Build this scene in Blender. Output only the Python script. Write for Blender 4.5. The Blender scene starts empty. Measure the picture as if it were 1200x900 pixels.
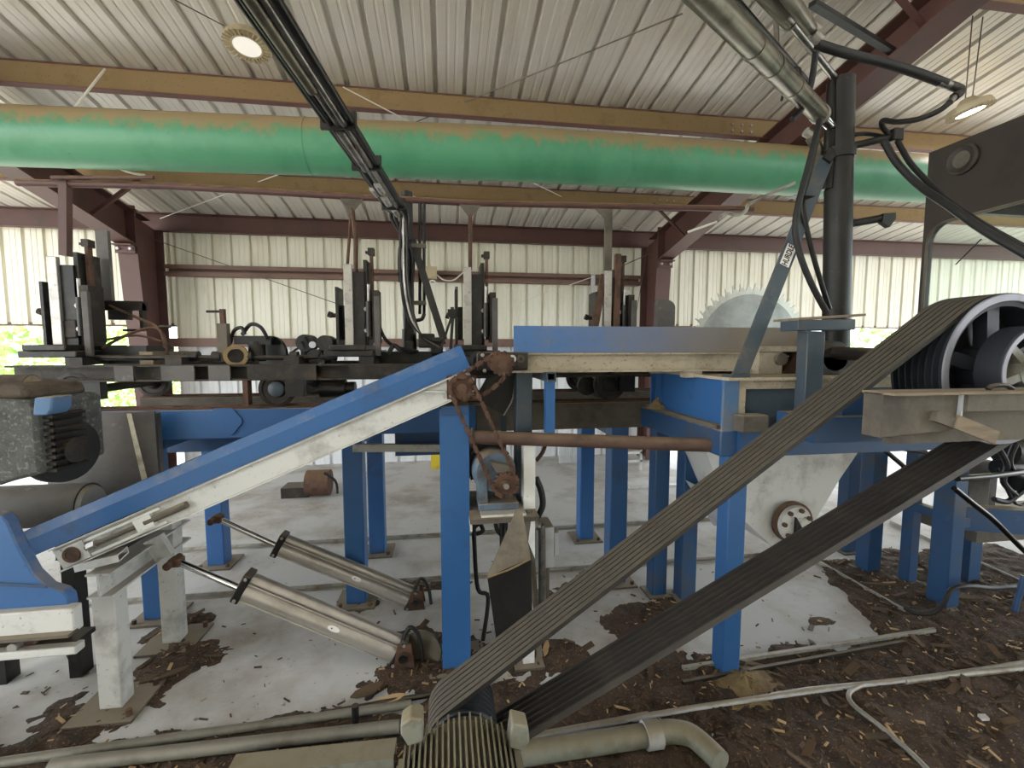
import bpy, bmesh, math, random
from mathutils import Vector as V, Matrix
random.seed(7)
SC = bpy.context.scene
COL = SC.collection
PI = math.pi
# ------------------------------------------------------------------ camera
F, CH = 530.0, 1.75
YAW, PIT = math.radians(8.37), math.radians(4.64)
FWD = V((math.sin(YAW)*math.cos(PIT), math.cos(YAW)*math.cos(PIT), -math.sin(PIT)))
RGT = V((math.cos(YAW), -math.sin(YAW), 0))
UPV = RGT.cross(FWD)
CAM = V((0, 0, CH))
def ray(x, y): return FWD + RGT*((x-600)/F) - UPV*((y-450)/F)
def at(x, y, Y):            # a point on the real plane at distance Y from the camera wall line
    d = ray(x, y); return CAM + d*(Y/d.y)
def atz(x, y, Z=0.0):
    d = ray(x, y); return CAM + d*((Z-CH)/d.z)
def atx(x, y, X):
    d = ray(x, y); return CAM + d*(X/d.x)
cd = bpy.data.cameras.new('camera'); cam = bpy.data.objects.new('camera', cd); COL.objects.link(cam)
cd.lens = F/1200*36; cd.sensor_width = 36; cd.sensor_fit = 'HORIZONTAL'; cd.clip_start = .02
R3 = Matrix((RGT, UPV, -FWD)).transposed()
cam.matrix_world = Matrix.Translation(CAM) @ R3.to_4x4()
SC.camera = cam
# ------------------------------------------------------------------ materials
def lin(h):
    h = h.lstrip('#'); o = []
    for i in (0, 2, 4):
        c = int(h[i:i+2], 16)/255
        o.append(c/12.92 if c <= .04045 else ((c+.055)/1.055)**2.4)
    return (*o, 1)
def mat(name, col, rough=.55, metal=0.0, dirt=None, amt=.4, scale=5, dust=None, damt=.8, drange=(.55, 1.15), stretch=(1, 1, 1), bump=0, spec=None, gradx=None, fine=None, famt=.35, fscale=60):
    m = bpy.data.materials.new(name); m.use_nodes = True
    nt = m.node_tree; N = nt.nodes; L = nt.links
    bs = N['Principled BSDF']; bs.inputs['Roughness'].default_value = rough; bs.inputs['Metallic'].default_value = metal
    if spec is not None: bs.inputs['Specular IOR Level'].default_value = spec
    tc = N.new('ShaderNodeTexCoord'); mp = N.new('ShaderNodeMapping'); L.new(tc.outputs['Object'], mp.inputs[0])
    mp.inputs['Scale'].default_value = stretch
    def noise(sc, det=6, ro=.65):
        n = N.new('ShaderNodeTexNoise'); n.inputs['Scale'].default_value = sc; n.inputs['Detail'].default_value = det; n.inputs['Roughness'].default_value = ro
        L.new(mp.outputs[0], n.inputs['Vector']); return n
    def mix(a, b, f):
        x = N.new('ShaderNodeMix'); x.data_type = 'RGBA'
        L.new(f, x.inputs[0])
        if isinstance(a, tuple): x.inputs[6].default_value = a
        else: L.new(a, x.inputs[6])
        x.inputs[7].default_value = b
        return x.outputs[2]
    def ramp(src, lo, hi, mx=1.0):
        r = N.new('ShaderNodeMapRange'); r.inputs[1].default_value = lo; r.inputs[2].default_value = hi; r.inputs[4].default_value = mx
        L.new(src, r.inputs[0]); return r.outputs[0]
    c = lin(col)
    n1 = noise(scale)
    if dirt:
        c = mix(c, lin(dirt), ramp(n1.outputs['Fac'], .68-amt*.45, .82-amt*.3, min(1, .45+amt)))
    if fine:
        n2 = noise(fscale, 3, .5)
        c = mix(c, lin(fine), ramp(n2.outputs['Fac'], .72-famt*.35, .80-famt*.3, .85))
    if gradx:
        sx = N.new('ShaderNodeSeparateXYZ'); L.new(tc.outputs['Object'], sx.inputs[0]); n4 = noise(7, 5); ad = N.new('ShaderNodeMath'); ad.operation = 'MULTIPLY_ADD'
        L.new(n4.outputs['Fac'], ad.inputs[0]); ad.inputs[1].default_value = .9; L.new(sx.outputs['X'], ad.inputs[2])
        c = mix(c, lin(gradx[2]), ramp(ad.outputs[0], gradx[0]+.45, gradx[1]+.45, .9))
    if dust:
        g = N.new('ShaderNodeNewGeometry'); s = N.new('ShaderNodeSeparateXYZ'); L.new(g.outputs['Normal'], s.inputs[0])
        a = N.new('ShaderNodeMath'); a.operation = 'ADD'
        n3 = noise(9, 4); q = ramp(n3.outputs['Fac'], .3, .7, .6); L.new(q, a.inputs[1]); L.new(s.outputs['Z'], a.inputs[0])
        c = mix(c, lin(dust), ramp(a.outputs[0], drange[0], drange[1], damt))
    if isinstance(c, tuple): bs.inputs['Base Color'].default_value = c
    else: L.new(c, bs.inputs['Base Color'])
    if bump:
        b = N.new('ShaderNodeBump'); b.inputs['Strength'].default_value = bump; b.inputs['Distance'].default_value = .01
        nb = noise(scale*6, 4); L.new(nb.outputs['Fac'], b.inputs['Height']); L.new(b.outputs[0], bs.inputs['Normal'])
    return m
TAN = '#857a69'
M = {}
M['blue'] = mat('blue paint', '#2b5a8e', .45, 0, '#374050', .25, 4, TAN, .8, fine='#294468', famt=.1, fscale=45)
M['blue_shaded'] = mat('weathered shaded blue paint', '#20476f', .5, 0, '#45464a', .42, 5, '#8d7a5a', .9)  # same blue paint, shade put into its base colour; grime and dust on top
M['blue_dusty'] = mat('dusty blue paint', '#4d6d92', .65, 0, '#7d7462', .5, 4, TAN, .9, fine='#6b6250', famt=.3, fscale=40)
M['blue_grey'] = mat('grey blue paint', '#3c4852', .5, 0, '#50504c', .4, 6, '#877a62', .7)
M['blue_board'] = mat('dust streaked blue board', '#43699a', .6, 0, '#75705f', .35, 5, TAN, .9, fine='#5d5c52', famt=.3, fscale=40, gradx=(-.45, .75, '#80725a'))
M['white'] = mat('white paint', '#c9c9c5', .5, 0, '#8f8b84', .4, 5, '#a0988a', .7, fine='#6d665c', famt=.16, fscale=50)
M['white_clean'] = mat('clean white paint', '#dcdcd8', .5, 0, '#a8a49c', .3, 4, '#b9ad98', .6, fine='#7d7468', famt=.1)
M['beige'] = mat('sawdust coated channel', '#aa9f8b', .8, 0, '#857a68', .45, 6, '#9c8c70', .9, fine='#7c705c', famt=.35, fscale=70)
M['dusty'] = mat('dusty steel', '#625b50', .8, 0, '#443e37', .5, 4, '#857967', .9, bump=.3)
M['brown'] = mat('red oxide primer steel', '#573a35', .55, 0, '#46332f', .4, 4, '#8c7148', .9)
M['purlin'] = mat('sawdust coated purlin', '#8c7552', .85, 0, '#79633f', .35, 7, '#9c8660', .8, fine='#6a5639', famt=.25, fscale=50)
M['purlin_edge'] = mat('oxide purlin flange', '#6b463f', .6, 0, '#53362f', .4, 5)
M['galv'] = mat('galvanised roof sheet', '#d2cec6', .42, .3, '#bdb7ac', .4, 1.5, stretch=(3, .5, 1))
M['cream'] = mat('cream wall sheet', '#dfdccc', .5, .05, '#cfcab4', .4, 1.5, stretch=(2.5, 1, .6))
M['pale'] = mat('pale grey wall sheet', '#d8dadc', .5, .05, '#c2c4c6', .4, 1.5, stretch=(2.5, 1, .6))
M['girt'] = mat('dusty girt', '#6f5449', .6, 0, '#5a443c', .4, 5, '#927652', .9)
M['black'] = mat('black grease steel', '#171615', .45, .2, '#3a352f', .4, 8, '#5d5140', .7)
M['iron'] = mat('dark iron', '#2a2622', .55, .4, '#4a4137', .45, 8, '#6d5f49', .7, bump=.2)
M['rust'] = mat('rusty iron', '#5d4335', .75, .2, '#38291f', .5, 12, '#84694a', .6, bump=.3)
M['rustpipe'] = mat('brown rusty pipe', '#5b463c', .6, .1, '#43332b', .4, 6, '#7b664e', .6)
M['steel'] = mat('worn bright steel', '#aeaaa4', .4, .55, '#77716a', .4, 10, fine='#5d5750', famt=.2)
M['saw'] = mat('saw blade steel', '#a4a6a4', .4, .5, '#7f8180', .45, 3, fine='#8b8d8b', famt=.3, fscale=16)
M['sawrim'] = mat('saw rim steel', '#c9c8c2', .4, .5, '#9b9890', .4, 6)
M['alu'] = mat('aluminium barrel', '#bbb5ae', .34, .6, '#9a9288', .4, 3, '#7d7060', .4)
M['chrome'] = mat('chrome rod', '#d4d4d4', .15, 1.0)
M['tube_silver'] = mat('bright hydraulic tube', '#8d8983', .3, .8, '#4a443c', .5, 9)
M['tube_dark'] = mat('dark hydraulic tube', '#211f1c', .35, .5, '#161412', .45, 7, '#6b6252', .5)
M['cylinder'] = mat('oily hydraulic cylinder', '#6d6858', .35, .5, '#3f3a2f', .5, 9, '#97937f', .5)
M['mast'] = mat('dark mast paint', '#1a1917', .5, .2, '#292622', .4, 6, fine='#3d382f', famt=.2)
M['rubber'] = mat('black rubber', '#121111', .6, 0, '#201e1b', .4, 14)
M['belt_out'] = mat('dusty belt back', '#4d463c', .8, 0, '#3a342c', .45, 9, stretch=(1, 6, 1))
M['belt_in'] = mat('black belt ribs', '#34302d', .5, 0, '#454039', .4, 9)
M['sheave'] = mat('sheave iron', '#2b2e34', .5, .4, '#2f3136', .4, 9)
M['sheave_rim'] = mat('worn sheave rim', '#77777f', .45, .4, '#6d6c70', .4, 9)
M['motor'] = mat('grey motor paint', '#7f8074', .55, 0, '#5c5849', .45, 9, '#86775a', .6)
M['gear'] = mat('blue grey gearbox', '#5c6d7e', .5, .1, '#463c32', .5, 9, '#8b7658', .7)
M['green'] = mat('green duct paint', '#4f8f6b', .42, 0, '#40805d', .45, 2.2, '#94805c', 1.0, stretch=(1.2, 1, 1), fine='#5a5038', famt=.05, fscale=16, drange=(.34, .78))
M['concrete'] = mat('concrete slab', '#bbbab8', .8, 0, '#93897c', .5, 1.3, fine='#5f564d', famt=.16, fscale=24, bump=.15)
M['litter'] = mat('bark litter', '#49392c', .95, 0, '#2c221a', .5, 9, bump=.9, fine='#84694a', famt=.35, fscale=90)
M['chip'] = mat('wood chips', '#574430', .9, 0, '#35281b', .5, 3)
M['chip2'] = mat('pale wood chips', '#b89b73', .9, 0, '#8d7250', .5, 3)
M['sawdust'] = mat('sawdust', '#84704f', .95, 0, '#68563d', .5, 14, bump=.6)
M['wood'] = mat('weathered board', '#837562', .85, 0, '#665847', .5, 5, stretch=(1, 6, 6))
M['speckle'] = mat('grey speckled housing', '#50514e', .8, 0, '#3a3b39', .5, 14, fine='#73736e', famt=.5, fscale=70, bump=.5)
M['greyplate'] = mat('grey worn plate', '#5b5754', .6, .1, '#423d3a', .5, 3, fine='#716e6a', famt=.2, fscale=14)
M['stripe'] = mat('chalky stripe', '#c4bda8', .8, 0, '#8f8775', .5, 14)
M['cab'] = mat('brown grey cab paint', '#372f2a', .6, .1, '#28231f', .4, 3, '#6c6050', .5)
M['boxgrey'] = mat('grey enclosure', '#b6b8ba', .5, 0, '#96928b', .4, 4, '#877a66', .95)
M['rope'] = mat('white rope', '#d8d4c8', .8)
M['wire'] = mat('steel cable', '#6d675c', .5, .6)
M['yellow'] = mat('yellow paint', '#cdb52f', .5, 0, '#9c8828', .4, 6)
M['pipe_grey'] = mat('dull grey pipe', '#7d7b70', .5, .1, '#5a564b', .45, 7, '#6f675a', .6)
M['bark'] = mat('bark', '#54493d', .9, 0, '#3a3027', .5, 9, bump=.5)
M['rail'] = mat('galvanised strip', '#a5a39c', .5, .35, '#6b6154', .45, 8, '#8b7f6d', .6)
M['asphalt'] = mat('yard gravel', '#b9b4a8', .95, 0, '#97907f', .5, 1.5)
M['leaf'] = mat('leaf', '#9dbd70', .6, 0, '#6f9a48', .5, 3)
M['lampbody'] = mat('lamp housing', '#b8aa8c', .5, .1, '#8f8065', .4, 9)
M['letter'] = mat('black lettering', '#1d1c1c', .6)
M['sticker'] = mat('white sticker', '#e4e2dc', .5)
def glass():
    m = bpy.data.materials.new('tinted windscreen glass'); m.use_nodes = True
    b = m.node_tree.nodes['Principled BSDF']
    b.inputs['Base Color'].default_value = lin('#cfe6df'); b.inputs['Roughness'].default_value = .03
    b.inputs['Transmission Weight'].default_value = 1.0; b.inputs['IOR'].default_value = 1.12; b.inputs['Alpha'].default_value = .55
    return m
M['glass'] = glass()
def emit(name, col, s):
    m = bpy.data.materials.new(name); m.use_nodes = True
    b = m.node_tree.nodes['Principled BSDF']; b.inputs['Base Color'].default_value = lin(col)
    b.inputs['Emission Color'].default_value = lin(col); b.inputs['Emission Strength'].default_value = s
    return m
M['lamp_on'] = emit('lit lamp lens', '#fff6e6', 3.0)
M['lamp_dim'] = emit('frosted lamp lens', '#e6e2da', .25)
# ------------------------------------------------------------------ mesh building
def basis(d, up=V((0, 0, 1))):
    d = V(d).normalized(); up = V(up)
    if abs(d.dot(up.normalized())) > .995: up = V((0, 1, 0)) if abs(d.y) < .9 else V((1, 0, 0))
    s = d.cross(up).normalized(); u = s.cross(d).normalized()
    return d, s, u
ORG = {}
class B:
    def __init__(s): s.v = []; s.f = []; s.mi = []
    def add(s, vs, fs, mi=0):
        o = len(s.v); s.v += [V(p) for p in vs]; s.f += [[i+o for i in f] for f in fs]; s.mi += [mi]*len(fs); return s
    def box(s, a, b, mi=0):
        x0, y0, z0 = [min(p, q) for p, q in zip(a, b)]; x1, y1, z1 = [max(p, q) for p, q in zip(a, b)]
        return s.add([(x0,y0,z0),(x1,y0,z0),(x1,y1,z0),(x0,y1,z0),(x0,y0,z1),(x1,y0,z1),(x1,y1,z1),(x0,y1,z1)],
                     [(0,3,2,1),(4,5,6,7),(0,1,5,4),(1,2,6,5),(2,3,7,6),(3,0,4,7)], mi)
    def prof(s, p0, p1, poly, up=(0, 0, 1), mi=0):
        p0, p1 = V(p0), V(p1); d, sd, u = basis(p1-p0, up); n = len(poly)
        vs = [p0+sd*a+u*b for a, b in poly]+[p1+sd*a+u*b for a, b in poly]
        fs = [list(range(n))[::-1], list(range(n, 2*n))]+[(i, (i+1) % n, n+(i+1) % n, n+i) for i in range(n)]
        return s.add(vs, fs, mi)
    def bar(s, p0, p1, w, h, up=(0, 0, 1), mi=0):
        return s.prof(p0, p1, [(-w/2,-h/2),(w/2,-h/2),(w/2,h/2),(-w/2,h/2)], up, mi)
    def ibeam(s, p0, p1, w, h, t=.012, up=(0, 0, 1)):
        a, b = w/2, h/2
        return s.prof(p0, p1, [(-a,-b),(a,-b),(a,-b+t),(t/2,-b+t),(t/2,b-t),(a,b-t),(a,b),(-a,b),(-a,b-t),(-t/2,b-t),(-t/2,-b+t),(-a,-b+t)], up)
    def chan(s, p0, p1, w, h, t=.01, up=(0, 0, 1)):   # web at side -w/2, open to +side
        a, b = w/2, h/2
        return s.prof(p0, p1, [(-a,-b),(a,-b),(a,-b+t),(-a+t,-b+t),(-a+t,b-t),(a,b-t),(a,b),(-a,b)], up)
    def ang(s, p0, p1, w, h, t=.008, up=(0, 0, 1)):
        return s.prof(p0, p1, [(0,0),(w,0),(w,t),(t,t),(t,h),(0,h)], up)
    def rtube(s, p0, p1, w, h, t=.008, up=(0, 0, 1)):  # square tube, open ends
        p0, p1 = V(p0), V(p1); d, sd, u = basis(p1-p0, up); vs = []
        for p in (p0, p1):
            for k in (0, t):
                a, b = w/2-k, h/2-k
                vs += [p-sd*a-u*b, p+sd*a-u*b, p+sd*a+u*b, p-sd*a+u*b]
        fs = []
        for i in range(4):
            j = (i+1) % 4
            fs += [(i, j, 8+j, 8+i), (4+i, 12+i, 12+j, 4+j), (i, 4+i, 4+j, j), (8+i, 8+j, 12+j, 12+i)]
        return s.add(vs, fs)
    def prism(s, pts, vec, mi=0):
        pts = [V(p) for p in pts]; vec = V(vec); n = len(pts)
        return s.add(pts+[p+vec for p in pts], [list(range(n))[::-1], list(range(n, 2*n))]+[(i, (i+1) % n, n+(i+1) % n, n+i) for i in range(n)], mi)
    def cyl(s, p0, p1, r, r1=None, seg=20, mi=0):
        p0, p1 = V(p0), V(p1); r1 = r if r1 is None else r1; d, sd, u = basis(p1-p0)
        c = [sd*math.cos(2*PI*i/seg)+u*math.sin(2*PI*i/seg) for i in range(seg)]
        return s.add([p0+q*r for q in c]+[p1+q*r1 for q in c], [list(range(seg))[::-1], list(range(seg, 2*seg))]+[(i, (i+1) % seg, seg+(i+1) % seg, seg+i) for i in range(seg)], mi)
    def lathe(s, c, axis, profile, seg=40, closed=False, mi=0):
        c = V(c); d, sd, u = basis(axis); k = len(profile); vs = []
        for i in range(seg):
            q = sd*math.cos(2*PI*i/seg)+u*math.sin(2*PI*i/seg)
            vs += [c+d*t+q*r for r, t in profile]
        fs = []
        for i in range(seg):
            j = (i+1) % seg
            for a in range(k if closed else k-1):
                b = (a+1) % k
                fs.append((i*k+a, i*k+b, j*k+b, j*k+a))
        if not closed:
            fs += [[i*k for i in range(seg)], [i*k+k-1 for i in range(seg)][::-1]]
        return s.add(vs, fs, mi)
    def tube(s, pts, r, seg=10, smooth=0, mi=0):
        pts = [V(p) for p in pts]
        if smooth and len(pts) > 2:
            q = []
            for i in range(len(pts)-1):
                p0 = pts[max(i-1, 0)]; p1 = pts[i]; p2 = pts[i+1]; p3 = pts[min(i+2, len(pts)-1)]
                for k in range(smooth):
                    t = k/smooth
                    q.append(.5*((2*p1)+(p2-p0)*t+(2*p0-5*p1+4*p2-p3)*t*t+(3*p1-p0-3*p2+p3)*t**3))
            pts = q+[pts[-1]]
        n = len(pts); vs = []; ref = None
        for i, p in enumerate(pts):
            d = (pts[min(i+1, n-1)]-pts[max(i-1, 0)]).normalized()
            if ref is None: _, sd, u = basis(d)
            else:
                u = (ref-d*ref.dot(d)).normalized(); sd = d.cross(u)
            ref = u
            vs += [p+(sd*math.cos(2*PI*k/seg)+u*math.sin(2*PI*k/seg))*r for k in range(seg)]
        fs = [list(range(seg))[::-1], list(range((n-1)*seg, n*seg))]
        for i in range(n-1):
            for k in range(seg):
                l = (k+1) % seg
                fs.append((i*seg+k, i*seg+l, (i+1)*seg+l, (i+1)*seg+k))
        return s.add(vs, fs, mi)
    def build(s, name, m, parent=None, smooth=True, bevel=0, label=None):
        org = ORG.get(parent.name, V((0, 0, 0))) if parent else V((0, 0, 0))
        me = bpy.data.meshes.new(name)
        me.from_pydata([p-org for p in s.v], [], s.f)
        ms = m if isinstance(m, (list, tuple)) else [m]
        for x in ms: me.materials.append(M[x])
        me.polygons.foreach_set('material_index', s.mi)
        bm = bmesh.new(); bm.from_mesh(me); bmesh.ops.recalc_face_normals(bm, faces=bm.faces); bm.to_mesh(me); bm.free()
        if smooth:
            me.polygons.foreach_set('use_smooth', [True]*len(me.polygons)); me.set_sharp_from_angle(angle=math.radians(38))
        o = bpy.data.objects.new(name, me); COL.objects.link(o)
        if parent: o.parent = parent; ORG[o.name] = org
        if bevel:
            b = o.modifiers.new('edge', 'BEVEL'); b.width = bevel; b.segments = 2; b.limit_method = 'ANGLE'
        if label: o['label'] = label
        return o
def thing(name, label, cat, loc=(0, 0, 0), group=None):
    o = bpy.data.objects.new(name, None); COL.objects.link(o); o.location = loc; o.empty_display_size = .1
    ORG[o.name] = V(loc); tag(o, label, cat, group); return o
def tag(o, label, cat, group=None, kind=None):
    o['label'] = label; o['category'] = cat
    if group: o['group'] = group
    if kind: o['kind'] = kind
    return o
def recenter(o):            # move a single mesh thing's origin to its base
    vs = [v.co for v in o.data.vertices]
    c = V(((min(v.x for v in vs)+max(v.x for v in vs))/2, (min(v.y for v in vs)+max(v.y for v in vs))/2, min(v.z for v in vs)))
    o.data.transform(Matrix.Translation(-c)); o.location = c; return o
def single(b, name, m, label, cat, group=None, kind=None, **k):
    return tag(recenter(b.build(name, m, **k)), label, cat, group, kind)
def struct(b, name, m, label, cat, **k):
    return tag(b.build(name, m, **k), label, cat, None, 'structure')
def dup(o, d, label=None, parent=None):
    c = o.copy(); COL.objects.link(c); ORG[c.name] = ORG.get(o.name, V((0, 0, 0)))+V(d)
    if parent: c.parent = parent
    else: c.location = o.location+V(d)
    if label: c['label'] = label
    for ch in list(o.children): dup(ch, (0, 0, 0), None, c)
    return c
SKY, SUN, LAMP, EXPO = 3.0, 10.0, 6.0, 1.25
# ================================================================== THE SETTING
EZ, WY, RS = 3.545, 7.0, .165
def roof_z(y): return EZ + RS*(6.85-y)
X0, X1, YF = -10.0, 13.0, -6.5
# floor slab and yard
b = B().box((X0, YF, -.12), (X1, 7.06, 0)); struct(b, 'floor', 'concrete', 'pale concrete slab of the open mill shed', 'floor')
b = B().box((-60, -40, -.3), (60, 70, -.13)); struct(b, 'ground_outside', 'asphalt', 'sunlit pale gravel yard outside the shed', 'ground')
# ribbed sheets
def ribs(x0, x1, pitch, off):
    prof = []; x = x0
    while x < x1-1e-6:
        for dx, h in ((0, 0), (.012, 1), (.04, 1), (.052, 0), (.112, 0), (.118, .1), (.130, .1), (.136, 0), (.178, 0), (.184, .1), (.196, .1), (.202, 0)):
            if x+dx < x1: prof.append((x+dx, h*off))
        x += pitch
    prof.append((x1, 0)); return prof
def sheet_wall(name, x0, x1, z0, z1, m, label, y=WY):
    p = ribs(x0, x1, .248, .03); n = len(p)
    vs = [(x, y+h, z0) for x, h in p]+[(x, y+h, z1) for x, h in p]
    bb = B().add(vs, [(i, i+1, n+i+1, n+i) for i in range(n-1)])
    return struct(bb, name, m, label, 'wall', smooth=False)
sheet_wall('wall_back', -3.72, 3.25, 1.80, EZ, 'cream', 'cream ribbed metal wall between the two steel columns')
sheet_wall('wall_back_low', -3.72, 3.25, 0, 1.80, 'pale', 'pale grey ribbed metal skirt below the bottom girt', y=WY+.001)
sheet_wall('wall_left', X0, -3.72, 2.06, EZ, 'cream', 'cream ribbed wall panel above the open gap left of the column')
sheet_wall('wall_right', 3.25, X1, 2.10, EZ, 'cream', 'cream ribbed wall panel above the open gap right of the column')
struct(B().box((X0+2, YF, 0), (X1-2, YF+.05, 5.6)), 'wall_light_block', 'cream', 'unseen cream wall added far behind the viewer to block light', 'wall')  # unseen wall, added to keep daylight from the viewer's side out
# roof
p = ribs(X0, X1, .248, .03); n = len(p)
vs = [(x, YF, roof_z(YF)+h) for x, h in p]+[(x, 7.15, roof_z(7.15)+h) for x, h in p]
struct(B().add(vs, [(i, i+1, n+i+1, n+i) for i in range(n-1)]), 'ceiling', 'galv', 'ribbed galvanised roof sheeting seen from below', 'ceiling', smooth=False)
# purlins: Z sections running along the shed
Z = lambda h, t=.006, w=.07: [(-w, h/2), (-w, h/2-t), (-t/2, h/2-t), (-t/2, -h/2), (w, -h/2), (w, -h/2+t), (t/2, -h/2+t), (t/2, h/2)]
for i, (y, where) in enumerate(((5.72, 'just behind the lower edge of the green duct'), (4.22, 'just above the green duct'), (2.74, 'across the top right corner over the steel mast'),
                 (1.24, 'overhead in front of the duct'), (-.26, 'over the viewer'))):
    z = roof_z(y)-.105
    if i > 2: continue
    bb = B().prof((X0, y, z), (X1, y, z), Z(.2))
    pu = struct(bb, 'purlin', 'purlin', 'tan dust covered roof purlin running '+where, 'purlin', smooth=False)
    fb = B().box((X0, y-.072, z-.104), (X1, y-.001, z-.098)); fb.build('flange', 'purlin_edge', pu, smooth=False)
    fb = B().box((X0, y-.012, z+.09), (X1, y-.0035, z+.099)); fb.build('top_edge', 'purlin_edge', pu, smooth=False)
    for cx in ((-3.9,), (3.2,)):
        for k in range(6):
            px = cx[0]+(-.5 if cx[0] < 0 else -.42)+.1*(k % 3)
            if i == 0: px -= 0
            bo = B().cyl((px, y-.016, z+.03-.06*(k//3)), (px, y-.003, z+.03-.06*(k//3)), .012, seg=6); bo.build('bolt', 'steel', pu)
# eave strut, girts and wall trims
bb = B().chan((X0, 6.86, EZ-.12), (X1, 6.86, EZ-.12), .09, .24, .008)
struct(bb, 'eave_beam', 'brown', 'dark red brown eave beam along the top of the back wall', 'beam', smooth=False)
bb = B().prof((-3.75, 6.9, 2.795), (3.06, 6.9, 2.795), [(-.06,-.075),(.07,-.075),(.07,-.02),(.06,-.02),(.06,-.067),(-.05,-.067),(-.05,.067),(.06,.067),(.06,.02),(.07,.02),(.07,.075),(-.06,.075)])
struct(bb, 'girt', 'girt', 'dusty brown horizontal girt across the middle of the cream wall', 'girt', smooth=False)
bb = B().prof((-3.75, 6.9, 1.815), (3.06, 6.9, 1.815), [(-.06,-.06),(.06,-.06),(.06,.06),(-.06,.06),(-.06,.05),(.05,.05),(.05,-.05),(-.06,-.05)])
struct(bb, 'girt', 'girt', 'brown bottom girt where the cream wall meets the pale skirt', 'girt', smooth=False)
for x0, x1, z, nm in ((X0, -3.72, 2.035, 'left'), (3.25, X1, 2.08, 'right')):
    bb = B().ang((x0, 7.02, z), (x1, 7.02, z), .06, .05)
    struct(bb, 'trim_'+nm, 'girt', 'brown trim along the bottom edge of the %s wall panel' % nm, 'trim', smooth=False)
# rigid frames
def frame(x, where, outer=.13):
    t = thing('frame_column', 'red brown tapered steel frame of column and rafter '+where, 'steel frame', (x, 6.5, 0)); t['kind'] = 'structure'
    fl = .11
    bot = lambda y: 3.02+(6.3-y)*.217 if y > 0 else 4.387+(-y)*.165
    top = lambda y: roof_z(y)-.215
    y1 = -6.3
    # column web, tapered
    B().prism([(x-.004, 6.86, 0), (x-.004, 6.55, 0), (x-.004, 6.32, 3.02), (x-.004, 6.32, top(6.32)), (x-.004, 6.86, top(6.86))], (.008, 0, 0)).build('column_web', 'brown', t)
    B().prism([(x-fl, 6.55, 0), (x-fl, 6.54, 0), (x-fl, 6.31, 3.02), (x-fl, 6.32, 3.02)], (2*fl, 0, 0)).build('inner_flange', 'brown', t)
    B().box((x-fl, 6.86, 0), (x+fl, 6.872, top(6.86))).build('outer_flange', 'brown', t)
    B().prism([(x-.004, 6.32, 3.02), (x-.004, 6.32, top(6.32)), (x-.004, y1, top(y1)), (x-.004, y1, bot(y1)), (x-.004, 0, bot(0))], (.008, 0, 0)).build('rafter_web', 'brown', t)
    B().prism([(x-fl, 6.32, 3.02), (x-fl, 0, bot(0)), (x-fl, y1, bot(y1)), (x-fl, y1, bot(y1)-.014), (x-fl, 0, bot(0)-.014), (x-fl, 6.32, 3.006)], (2*fl, 0, 0)).build('rafter_flange', 'brown', t)
    B().prism([(x-fl, 6.6, top(6.6)), (x-fl, y1, top(y1)), (x-fl, y1, top(y1)+.012), (x-fl, 6.6, top(6.6)+.012)], (2*fl, 0, 0)).build('rafter_flange', 'brown', t)
    B().box((x-fl, 6.30, 2.98), (x+fl, 6.325, 3.48)).build('knee_plate', 'brown', t)
    B().box((x-fl, 6.2, 2.985), (x+fl, 6.31, 3.0)).box((x-fl, 6.27, 2.9), (x+fl, 6.285, 3.0)).build('splice_plate', 'brown', t)
    for k in (-1, 1):
        B().cyl((x+k*.07, 6.24, 2.95), (x+k*.07, 6.275, 2.95), .018, seg=6).build('bolt', 'steel', t)
    # flange brace to the purlin
    zz = roof_z(5.72)-.2
    B().ang((x-.5 if x > 0 else x+.55, 5.70, zz+.06), (x, 5.72, bot(5.72)+.02), .04, .04).build('flange_brace', 'brown', t)
    zz = roof_z(2.74)-.2
    B().ang((x-.4 if x > 0 else x+.55, 2.72, zz+.06), (x, 2.74, bot(2.74)+.02), .045, .045).build('flange_brace', 'brown', t)
    return t
frame(-3.86, 'at the left end of the cream wall')
frame(3.17, 'behind the saw blade')
# ================================================================== OVERHEAD
# green duct
t = thing('duct_pipe', 'large green dust coated steel duct running the width of the shed', 'duct', (.6, 3.87, 3.13))
ax = [V((-4.6, 4.04, 3.295)), V((-3.3, 3.99, 3.305)), V((.6, 3.86, 3.348)), V((4.46, 3.80, 3.335)), V((6.2, 3.78, 3.33))]
B().tube(ax, .207, 40).build('duct_shell', 'green', t)
for x in (-1.05, 1.55):
    f = (x-ax[1].x)/(ax[2].x-ax[1].x) if x < .6 else (x-ax[2].x)/(ax[3].x-ax[2].x)
    a, c = (ax[1], ax[2]) if x < .6 else (ax[2], ax[3])
    pp = a.lerp(c, f); d = (c-a).normalized()
    B().cyl(pp-d*.012, pp+d*.012, .2105, seg=40).build('weld_seam', 'green', t)
# rope looped over the duct
c = V((-2.45, 4.05, 3.33)); pts = []
for k in range(15):
    a = math.radians(115+k*12); pts.append(c+V((.03*k-.25+.1*math.sin(k*.4), math.cos(a)*.222, math.sin(a)*.222)))
pts = [V((-2.62, 4.17, 3.93))]+pts
single(B().tube(pts, .009, 6, 4), 'rope', 'rope', 'white rope looped around the green duct near its left end', 'rope')
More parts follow.
